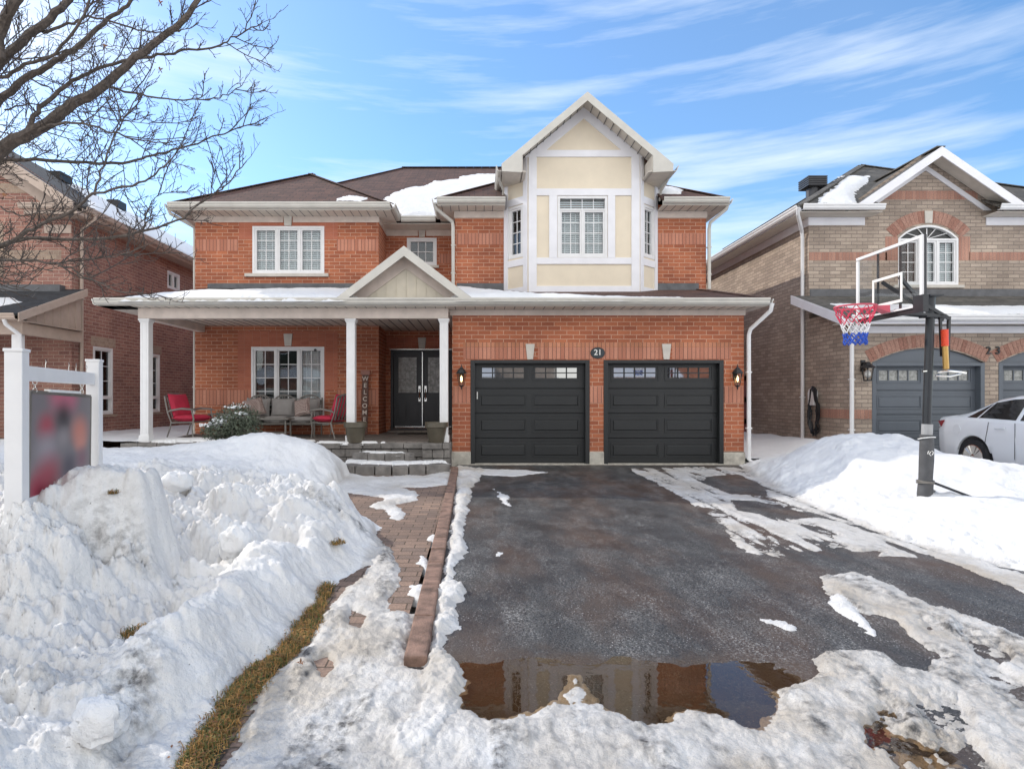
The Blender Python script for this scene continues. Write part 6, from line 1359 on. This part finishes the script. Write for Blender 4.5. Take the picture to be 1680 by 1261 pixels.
for s_ in (-1, 1):
    for poly in ([(.78, .12), (1.0, .08), (1.12, .92), (1.02, .80)], [(1.04, .08), (1.78, .06), (1.78, .95), (1.16, .93)], [(1.86, .06), (2.95, .08), (2.45, .93), (1.86, .95)]):
        b = MB(); side_patch(b, poly, s_, .006); b.build('side_window', M['darkglass'], CR, smooth=True)
    b = MB(); tp = [(0.0, .90), (.05, .93), (.30, .96), (.20, .84), (.07, .80), (.01, .82)]
    w1 = lambda u, z_: itp(u, WID)*.995+.012
    b.face([cw(u_, s_*w1(u_, z_), z_) for u_, z_ in tp]); b.prism([cw(u_, s_*(w1(u_, z_)-.02), z_) for u_, z_ in tp], (s_*.034, 0, 0)); b.build('tail_lamp', M['redlens'], CR)
    b = MB(); b.lathe(9.83+s_*.872, 11.66-.62, [(.085, 0), (.085, s_*.008)], 20, cz=.80, ax='x'); b.build('fuel_flap' if s_ < 0 else 'side_trim', M['carpaint'], CR)
    for hu in (1.55, 2.65): b = MB(); b.bar(cw(hu-.1, s_*.895, .86), cw(hu+.1, s_*.895, .865), .02, .03); b.build('door_handle', M['carpaint'], CR, bevel=.006)
    b = MB()
    for ul in (1.20, 1.83, 3.05): b.bar(cw(ul+.12*(ul < 1.3), s_*.885, .96), cw(ul, s_*.891, .35), .006, .006)
    b.build('door_seam', M['black'], CR)
    for uw in (.98, 3.66):
        wx = 9.83+s_*.80; W_ = MB(); W_.lathe(wx, 11.66-uw, [(.20, -s_*.1), (.30, -s_*.1), (.318, -s_*.06), (.318, s_*.05), (.30, s_*.085), (.225, s_*.09), (.215, s_*.06)], 32, cz=.32, ax='x'); wh = W_.build('wheel', M['tyre'], CR, smooth=True)
        r_ = MB(); r_.lathe(wx, 11.66-uw, [(.22, s_*.085), (.205, s_*.088), (.20, s_*.05)], 28, cz=.32, ax='x')
        for k in range(10):
            a = k*2*math.pi/10+(.1 if k % 2 else -.1); r_.bar((wx+s_*.07, 11.66-uw+.04*math.cos(a), .32+.04*math.sin(a)), (wx+s_*.085, 11.66-uw+.205*math.cos(a), .32+.205*math.sin(a)), .012, .032, up=(1, 0, 0))
        r_.lathe(wx, 11.66-uw, [(.05, s_*.06), (.05, s_*.085), (.02, s_*.09)], 12, cz=.32, ax='x'); r_.build('wheel_rim', M['chrome'], wh)
        d_ = MB(); d_.lathe(wx, 11.66-uw, [(.365, -s_*.2), (.365, s_*.03), (.33, s_*.03), (.33, -s_*.2)], 28, cz=.32, ax='x'); d_.build('wheel_arch_liner', M['black'], CR)
b = MB(); b.hexa([cw(.52, -.46, 1.08), cw(.52, .46, 1.08), cw(1.12, .42, 1.34), cw(1.12, -.42, 1.34), cw(.52, -.46, 1.108), cw(.52, .46, 1.108), cw(1.12, .42, 1.364), cw(1.12, -.42, 1.364)]); b.build('rear_window', M['darkglass'], CR)
b = MB(); b.tube([cw(1.35, 0, 1.43), cw(1.28, 0, 1.47)], [.03, .01], 6); b.build('antenna', M['carpaint'], CR)
b = MB(); b.hexa([cw(2.75, -.5, 1.33), cw(2.75, .5, 1.33), cw(3.38, .6, 1.03), cw(3.38, -.6, 1.03), cw(2.75, -.5, 1.365), cw(2.75, .5, 1.365), cw(3.38, .6, 1.065), cw(3.38, -.6, 1.065)]); b.build('windscreen', M['darkglass'], CR)
# ---- tree
TR = thing('maple_tree', (-5.9, 5.4, -.2), 'bare maple tree reaching its twiggy branches over the front lawn', 'tree')
rr = random.Random(23)
def P3(u, v, Y): return Vector(P(u, v, Y))
b = MB(); tk = [Vector((-5.95, 5.45, -.4)), Vector((-5.9, 5.42, .6)), Vector((-5.85, 5.4, 1.8)), Vector((-5.7, 5.35, 2.7)), Vector((-5.75, 5.4, 4.2)), Vector((-5.9, 5.5, 6.0)), Vector((-5.8, 5.6, 8)), Vector((-6, 5.6, 10))]
b.tube(tk, [.24, .17, .15, .14, .11, .08, .05, .02], 12); b.build('trunk', M['bark'], TR, smooth=True)
fork = Vector((-5.75, 5.37, 2.5)); fork2 = Vector((-5.75, 5.4, 3.6)); fork3 = Vector((-5.8, 5.45, 4.6))
limbs = [
 (fork, [(-90, 330, 5.15), (0, 246, 5.0), (60, 213, 4.9), (110, 178, 4.85), (170, 140, 4.8), (225, 92, 4.7), (280, 52, 4.6), (318, 12, 4.5), (345, -50, 4.5)], .088, .015),
 (None, [(44, 216, 4.93), (61, 185, 5.0), (97, 150, 5.1), (137, 124, 5.1), (190, 103, 5.0), (259, 91, 4.9), (300, 84, 4.85), (357, 77, 4.8), (380, 62, 4.8), (430, 38, 4.75)], .028, .004),
 (fork2, [(-60, 215, 5.5), (0, 166, 5.5), (46, 126, 5.5), (91, 101, 5.45), (137, 69, 5.4), (177, 32, 5.4), (219, 2, 5.4), (260, -40, 5.4)], .055, .012),
 (fork3, [(-50, 150, 5.0), (0, 102, 4.9), (50, 57, 4.8), (99, 13, 4.8), (130, -20, 4.8)], .055, .025),
 (fork3, [(-30, 110, 4.6), (0, 48, 4.5), (30, -5, 4.4), (60, -60, 4.4)], .055, .035),
 (fork2, [(-40, 165, 4.6), (0, 130, 4.6), (48, 103, 4.6), (82, 93, 4.55), (126, 44, 4.5), (148, 0, 4.5), (160, -30, 4.5)], .022, .008),
 (None, [(50, 57, 4.8), (95, 46, 4.9), (133, 32, 5.0), (166, 29, 5.0), (217, 47, 5.0), (262, 54, 5.1), (300, 50, 5.1)], .018, .004),
 (None, [(170, 141, 4.8), (215, 152, 4.9), (260, 160, 4.9), (330, 163, 5.0), (375, 156, 5.0), (400, 136, 5.0)], .014, .003),
 (fork, [(-60, 275, 5.3), (0, 263, 5.4), (100, 265, 5.4), (200, 267, 5.4), (250, 255, 5.5), (310, 240, 5.5), (380, 215, 5.5), (436, 194, 5.5)], .03, .004),
 (None, [(60, 213, 4.9), (100, 200, 4.7), (150, 207, 4.6), (220, 228, 4.5), (270, 233, 4.5), (305, 228, 4.5)], .016, .003),
 (fork, [(-80, 440, 4.6), (15, 397, 4.4), (60, 370, 4.3), (110, 350, 4.3), (155, 318, 4.2), (230, 300, 4.2), (262, 280, 4.2), (300, 240, 4.2)], .026, .004),
 (fork, [(-80, 420, 4.9), (0, 400, 4.8), (60, 392, 4.8), (180, 391, 4.8), (235, 378, 4.9), (290, 362, 4.9), (340, 325, 5.0), (375, 300, 5.0), (405, 262, 5.0)], .026, .004),
 (fork, [(-80, 425, 4.2), (0, 427, 4.1), (90, 432, 4.1), (150, 460, 4.1), (200, 478, 4.1), (262, 484, 4.1)], .016, .003),
 (None, [(90, 432, 4.1), (140, 425, 4.2), (200, 418, 4.2), (248, 398, 4.2)], .008, .003),
 (None, [(155, 318, 4.2), (170, 270, 4.3), (190, 220, 4.4), (215, 175, 4.4), (235, 150, 4.4)], .011, .003),
 (None, [(200, 267, 5.4), (205, 310, 5.4), (190, 345, 5.4), (215, 380, 5.4)], .006, .002),
 (None, [(235, 378, 4.9), (250, 330, 4.9), (285, 310, 4.9)], .008, .002),
 (None, [(10, 180, 5.2), (60, 170, 5.2), (120, 178, 5.2), (180, 196, 5.2), (240, 200, 5.2), (272, 197, 5.2)], .009, .002),
 (None, [(46, 126, 5.5), (90, 150, 5.6), (140, 172, 5.6), (200, 180, 5.6), (235, 190, 5.6)], .010, .002),
 (None, [(0, 95, 5.2), (60, 96, 5.2), (120, 80, 5.2), (180, 76, 5.2), (230, 82, 5.2)], .009, .002),
 (None, [(0, 215, 5.7), (60, 240, 5.7), (110, 262, 5.6), (150, 280, 5.6), (180, 300, 5.6)], .008, .002),
 (None, [(0, 340, 4.6), (40, 355, 4.6), (90, 345, 4.6), (130, 360, 4.6)], .008, .002),
]
def spline(pts, per=5):
    out = []
    for i in range(len(pts)-1):
        p0, p1, p2, p3 = pts[max(i-1, 0)], pts[i], pts[i+1], pts[min(i+2, len(pts)-1)]
        for k in range(per):
            t = k/per; out.append(.5*((2*p1)+(p2-p0)*t+(2*p0-5*p1+4*p2-p3)*t*t+(3*p1-p0-3*p2+p3)*t*t*t))
    out.append(pts[-1]); return out
tw = MB()
def twig(p, d, L, r, depth):
    n_ = 4; pts = [p]; q = Vector(p); dd = Vector(d).normalized()
    for k in range(n_):
        dd = (dd+Vector((rr.gauss(0, .16), rr.gauss(0, .16), .10+rr.gauss(0, .12)))).normalized(); q = q+dd*L/n_; pts.append(q.copy())
    tw.tube(pts, [r*(1-.35*k/n_) for k in range(n_)]+[r*.75], 3, cap=False)
    if depth == 0:
        tw.tube([pts[-1], pts[-1]+dd*.012], [r*1.1, r*.5], 3)
        return
    m_ = int(3+L*8) if depth > 1 else 3
    for k in range(m_):
        t = .2+.8*(k+rr.random()*.5)/m_; i = min(int(t*n_), n_-1); pp = pts[i].lerp(pts[i+1], t*n_-i) if t*n_-i < 1 else pts[i+1]
        ax = Vector((rr.gauss(0, 1), rr.gauss(0, .7), rr.gauss(0, 1))).normalized(); nd = (Matrix.Rotation(rr.choice((-1, 1))*rr.uniform(.6, 1.05), 3, dd.cross(ax).normalized()) @ dd)
        twig(pp, nd, L*rr.uniform(.22, .5) if depth > 1 else L*rr.uniform(.25, .6), max(r*.66, .0022), depth-1)
for st_, L_, r0, r1 in limbs:
    pts = [P3(*q) for q in L_]
    if st_ is not None: pts = [st_]+pts
    sp_ = spline(pts); sp_ = [p+Vector((rr.gauss(0, .006), rr.gauss(0, .006), rr.gauss(0, .006))) for p in sp_]
    n_ = len(sp_); b = MB(); b.tube(sp_, [.86*r0+(r1-.86*r0)*(k/(n_-1))**.7 for k in range(n_)], 7 if r0 > .02 else 5); b.build('limb', M['bark'], TR, smooth=True)
    acc = 0
    for k in range(1, n_):
        seg_ = sp_[k]-sp_[k-1]; acc += seg_.length
        if sp_[k].x/sp_[k].y < -.9: continue
        while acc > .055:
            acc -= .055
            if rr.random() < .12: continue
            d0 = seg_.normalized(); ax = Vector((rr.gauss(0, 1), rr.gauss(0, .8), rr.gauss(0, 1))).normalized()
            nd = Matrix.Rotation(rr.choice((-1, 1))*rr.uniform(.55, 1.0), 3, d0.cross(ax).normalized()) @ d0
            big = rr.random() < .24
            twig(sp_[k-1].lerp(sp_[k], rr.random()), nd, (rr.uniform(.3, .62) if big else rr.uniform(.08, .24))*(1-.35*k/n_), .0056 if big else .0038, 2 if big else 1)
    twig(sp_[-1], sp_[-1]-sp_[-2], .2, .003, 1)
tw.build('crown', M['twig'], TR)
for (u, v, Y) in ((171, 77, 4.6), (262, 115, 4.9), (6, 322, 4.6), (262, 5, 4.8)):
    lf = MB(); p = P3(u, v, Y); w_ = .035
    for k in range(5):
        a = k*1.257+.5; lf.face([p, p+Vector((math.cos(a-.45)*w_*.5, .006*k, math.sin(a-.45)*w_*.5)), p+Vector((math.cos(a)*w_, .012*math.sin(k), math.sin(a)*w_)), p+Vector((math.cos(a+.45)*w_*.5, -.005*k, math.sin(a+.45)*w_*.5))])
    lf.build('dead_leaf', M['leafdry'], TR)
# ---- grass
gb = [MB(), MB()]
def tuft(cx, cy, n_, rad, zb__=None, lay=.7, hmin=.03, hmax=.08):
    for _ in range(n_):
        a = rr.random()*6.283; r_ = rad*math.sqrt(rr.random()); px_, py_ = cx+r_*math.cos(a), cy+r_*math.sin(a)
        z_ = zb__ if zb__ is not None else gz_(px_, py_)
        h_ = rr.uniform(hmin, hmax); d_ = Vector((rr.gauss(0, 1), rr.gauss(0, 1), 0)).normalized(); up = 1-lay*rr.random()
        w_ = Vector((-d_.y, d_.x, 0))*rr.uniform(.0014, .003); p = Vector((px_, py_, z_)); q = p+d_*h_*(1-up)*.9+Vector((0, 0, h_*up*.8)); t_ = q+d_*h_*.5+Vector((0, 0, h_*.1*(up-.3)))
        g_ = gb[0] if rr.random() < .42 else gb[1]; g_.face([p-w_, p+w_, q+w_*.8, q-w_*.8]); g_.face([q-w_*.8, q+w_*.8, t_])
def gz_(a, c): return -.018*(12.2-c)+.006
for k in range(300):
    f_ = k/300; yy_ = 1.75+3.0*f_; cx = -1.2+.05*math.sin((yy_-1.6)*10*.35)
    q_ = vn(np.array(yy_*3.1), np.array(1.), 7); dens = int(10+55*float(q_)); tuft(cx+rr.gauss(0, .03), yy_, int(dens*(.5+.5*yy_/4)), .028+.055*float(vn(np.array(yy_*2.3), np.array(4.), 9)), None, .97, .025, .06)
for cx, cy, n_, r_ in ((-2.05, 3.55, 500, .11), (-1.72, 5.12, 300, .10), (-1.98, 3.95, 200, .07), (-1.28, 5.3, 250, .07)): tuft(cx, cy, n_, r_, hs(cx, cy)+.0, .6, .02, .06)
tuft(-2.62, 4.20, 160, .035, hs(-2.62, 4.20)-.01, .9, .02, .05)
go = gb[0]; lit = MB()
for k in range(1100):
    yy_ = rr.uniform(1.75, 4.75); cx = -1.2+.05*math.sin((yy_-1.6)*3.5)+rr.gauss(0, .045); a = rr.random()*6.283; w_ = rr.uniform(.004, .011); z_ = gz_(cx, yy_)+rr.uniform(.012, .035)
    u1 = Vector((math.cos(a), math.sin(a), rr.uniform(-.3, .3)))*w_; v1 = Vector((-math.sin(a), math.cos(a), rr.uniform(-.3, .3)))*w_*.6; p = Vector((cx, yy_, z_))
    lit.face([p-u1, p+v1, p+u1, p-v1])
tag(lit.build('leaf_litter', M['leafdry']), 'small brown leaf scraps lying in the thawed grass strip', 'leaf litter', kind='stuff')
o = gb[0].build('grass', M['grass']); tag(o, 'matted green blades of thawed lawn in the strip beside the walkway', 'grass', kind='stuff')
o = gb[1].build('grass', M['straw']); tag(o, 'dead tan grass and leaf litter in the strip beside the walkway', 'grass', kind='stuff')
# ---- loose snow lumps and dead leaves
def lump(cx, cy, s_, sz, label, seed, sink=.25):
    bm_ = MB(); n1_, n2_ = 26, 18; R_ = random.Random(seed); ox, oy = R_.random()*50, R_.random()*50
    zc = hs(cx, cy)+s_*sz*(1-sink)
    for i in range(n2_+1):
        ph = math.pi*i/n2_
        for j in range(n1_):
            th_ = 2*math.pi*j/n1_; d_ = Vector((math.sin(ph)*math.cos(th_), math.sin(ph)*math.sin(th_), math.cos(ph)))
            f_ = 1+.45*float(fbm(np.array(ox+d_.x*1.3+d_.z), np.array(oy+d_.y*1.3-d_.z), seed, 5, .62))-.12*max(0, d_.z); q = [math.copysign(abs(c)**.9, c) for c in d_]
            bm_.v.append((cx+q[0]*s_*f_, cy+q[1]*s_*f_*.9, zc+q[2]*s_*sz*f_))
    for i in range(n2_):
        for j in range(n1_): bm_.f.append((i*n1_+j, (i+1)*n1_+j, (i+1)*n1_+(j+1) % n1_, i*n1_+(j+1) % n1_)); bm_.m.append(0)
    return tag(bm_.build('snow_lump', M['snow'], smooth=True), label, 'snow lump', 'loose snow lumps on the left bank')
lump(-1.60, 2.50, .115, .85, 'big snow lump at the bottom of the left bank near the grass strip', 1)
lump(-1.98, 4.75, .12, 1.1, 'tall rounded snow lump standing in the hollow of the left bank', 2, .1)
lump(-2.95, 5.75, .13, .8, 'round snow lump behind the dirty ploughed block', 3)
lump(-1.95, 3.42, .05, .9, 'small snow lump beside the bare grass spot in the bank', 4, .1)
lump(-2.35, 2.55, .12, .7, 'snow lump at the lower left corner of the bank', 5)
lump(-1.62, 4.98, .05, .9, 'small snow lump right of the tall rounded one', 6, .1)
for i, (cx, cy, lb) in enumerate(((-1.0, 3.28, 'brown curled dead leaf lying on the ice right of the grass strip'), (-2.62, 4.72, 'orange dead leaf lying on snow below the ploughed block'))):
    lf = MB(); z_ = max(hs(cx, cy), gz_(cx, cy))+.012
    for k in range(5):
        a = k*1.257+.5; w_ = .03; c3 = Vector((cx, cy, z_)); lf.face([c3, c3+Vector((math.cos(a-.45)*w_*.5, math.sin(a-.45)*w_*.5, .01)), c3+Vector((math.cos(a)*w_, math.sin(a)*w_, .004+.02*(k % 2))), c3+Vector((math.cos(a+.45)*w_*.5, math.sin(a+.45)*w_*.5, .01))])
    tag(lf.build('dead_leaf', M['leafdry']), lb, 'leaf')
# ================================================================= sky, sun, camera
EL = math.radians(33.1); SUNV = Vector((-1.26, .875, 1.0)).normalized()
wd = bpy.data.worlds.new('World'); SC.world = wd; wd.use_nodes = True
ns = wd.node_tree.nodes; ls = wd.node_tree.links; bg = ns['Background']
sky = N(ns, 'TexSky', sky_type='NISHITA', sun_disc=False, sun_elevation=EL, sun_rotation=math.atan2(-1.26, .875), air_density=1.0, dust_density=.4, ozone_density=2.2, altitude=100)
tc = N(ns, 'TexCoord'); v = tc.outputs['Generated']
mp = N(ns, 'Mapping'); mp.inputs['Rotation'].default_value = (0, math.radians(22), math.radians(8)); mp.inputs['Scale'].default_value = (.9, 1.5, 10.0); ls.new(v, mp.inputs[0])
n1 = noise(ns, ls, mp.outputs[0], 1.5, 9, .58)
dn = N(ns, 'TexNoise'); dn.inputs['Scale'].default_value = 1.1; dn.inputs['Detail'].default_value = 4; ls.new(v, dn.inputs['Vector'])
mul = N(ns, 'Math', operation='MULTIPLY'); ls.new(ramp(ns, ls, n1, .49, .78, (.12, .12, .12), (.85, .85, .85)), mul.inputs[0]); ls.new(ramp(ns, ls, dn.outputs[0], .32, .62), mul.inputs[1])
hs = N(ns, 'HueSaturation'); hs.inputs['Saturation'].default_value = 1.32; hs.inputs['Value'].default_value = 1.12; ls.new(sky.outputs[0], hs.inputs['Color'])
c = mixc(ns, ls, mul.outputs[0], hs.outputs[0], (5.6, 6.0, 6.4))
# unseen bright cloud deck, added behind the viewer as fill light on house fronts
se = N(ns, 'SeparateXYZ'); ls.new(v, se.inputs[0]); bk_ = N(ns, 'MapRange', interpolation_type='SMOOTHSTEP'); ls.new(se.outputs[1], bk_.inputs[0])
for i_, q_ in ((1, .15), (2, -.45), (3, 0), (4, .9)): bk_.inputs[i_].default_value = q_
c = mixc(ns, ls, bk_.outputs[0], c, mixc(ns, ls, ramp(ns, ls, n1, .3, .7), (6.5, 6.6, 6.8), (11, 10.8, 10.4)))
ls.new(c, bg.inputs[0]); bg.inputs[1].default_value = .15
sd = bpy.data.lights.new('sun', 'SUN'); sd.energy = 2.25; sd.angle = math.radians(.53); sd.color = (1, .93, .83)
so = bpy.data.objects.new('sun', sd); COL.objects.link(so); so.rotation_euler = (-SUNV).to_track_quat('-Z', 'Y').to_euler()
cd = bpy.data.cameras.new('camera'); co = bpy.data.objects.new('camera', cd); COL.objects.link(co); SC.camera = co
co.location = (0, 0, CH); co.rotation_euler = (math.pi/2, 0, 0)
cd.sensor_width = 36; cd.sensor_fit = 'HORIZONTAL'; cd.lens = F0/1680*36; cd.shift_x = (840-CU)/1680; cd.shift_y = (CV-630.5)/1680; cd.clip_end = 3000; cd.clip_start = .05
SC.view_settings.view_transform = 'Standard'; SC.view_settings.look = 'None'; SC.view_settings.exposure = .52; SC.view_settings.gamma = 1
SC.cycles.max_bounces = 7; SC.cycles.transparent_max_bounces = 12; SC.cycles.diffuse_bounces = 4; SC.cycles.glossy_bounces = 3
SC.cycles.sample_clamp_indirect = 6; SC.cycles.use_denoising = True
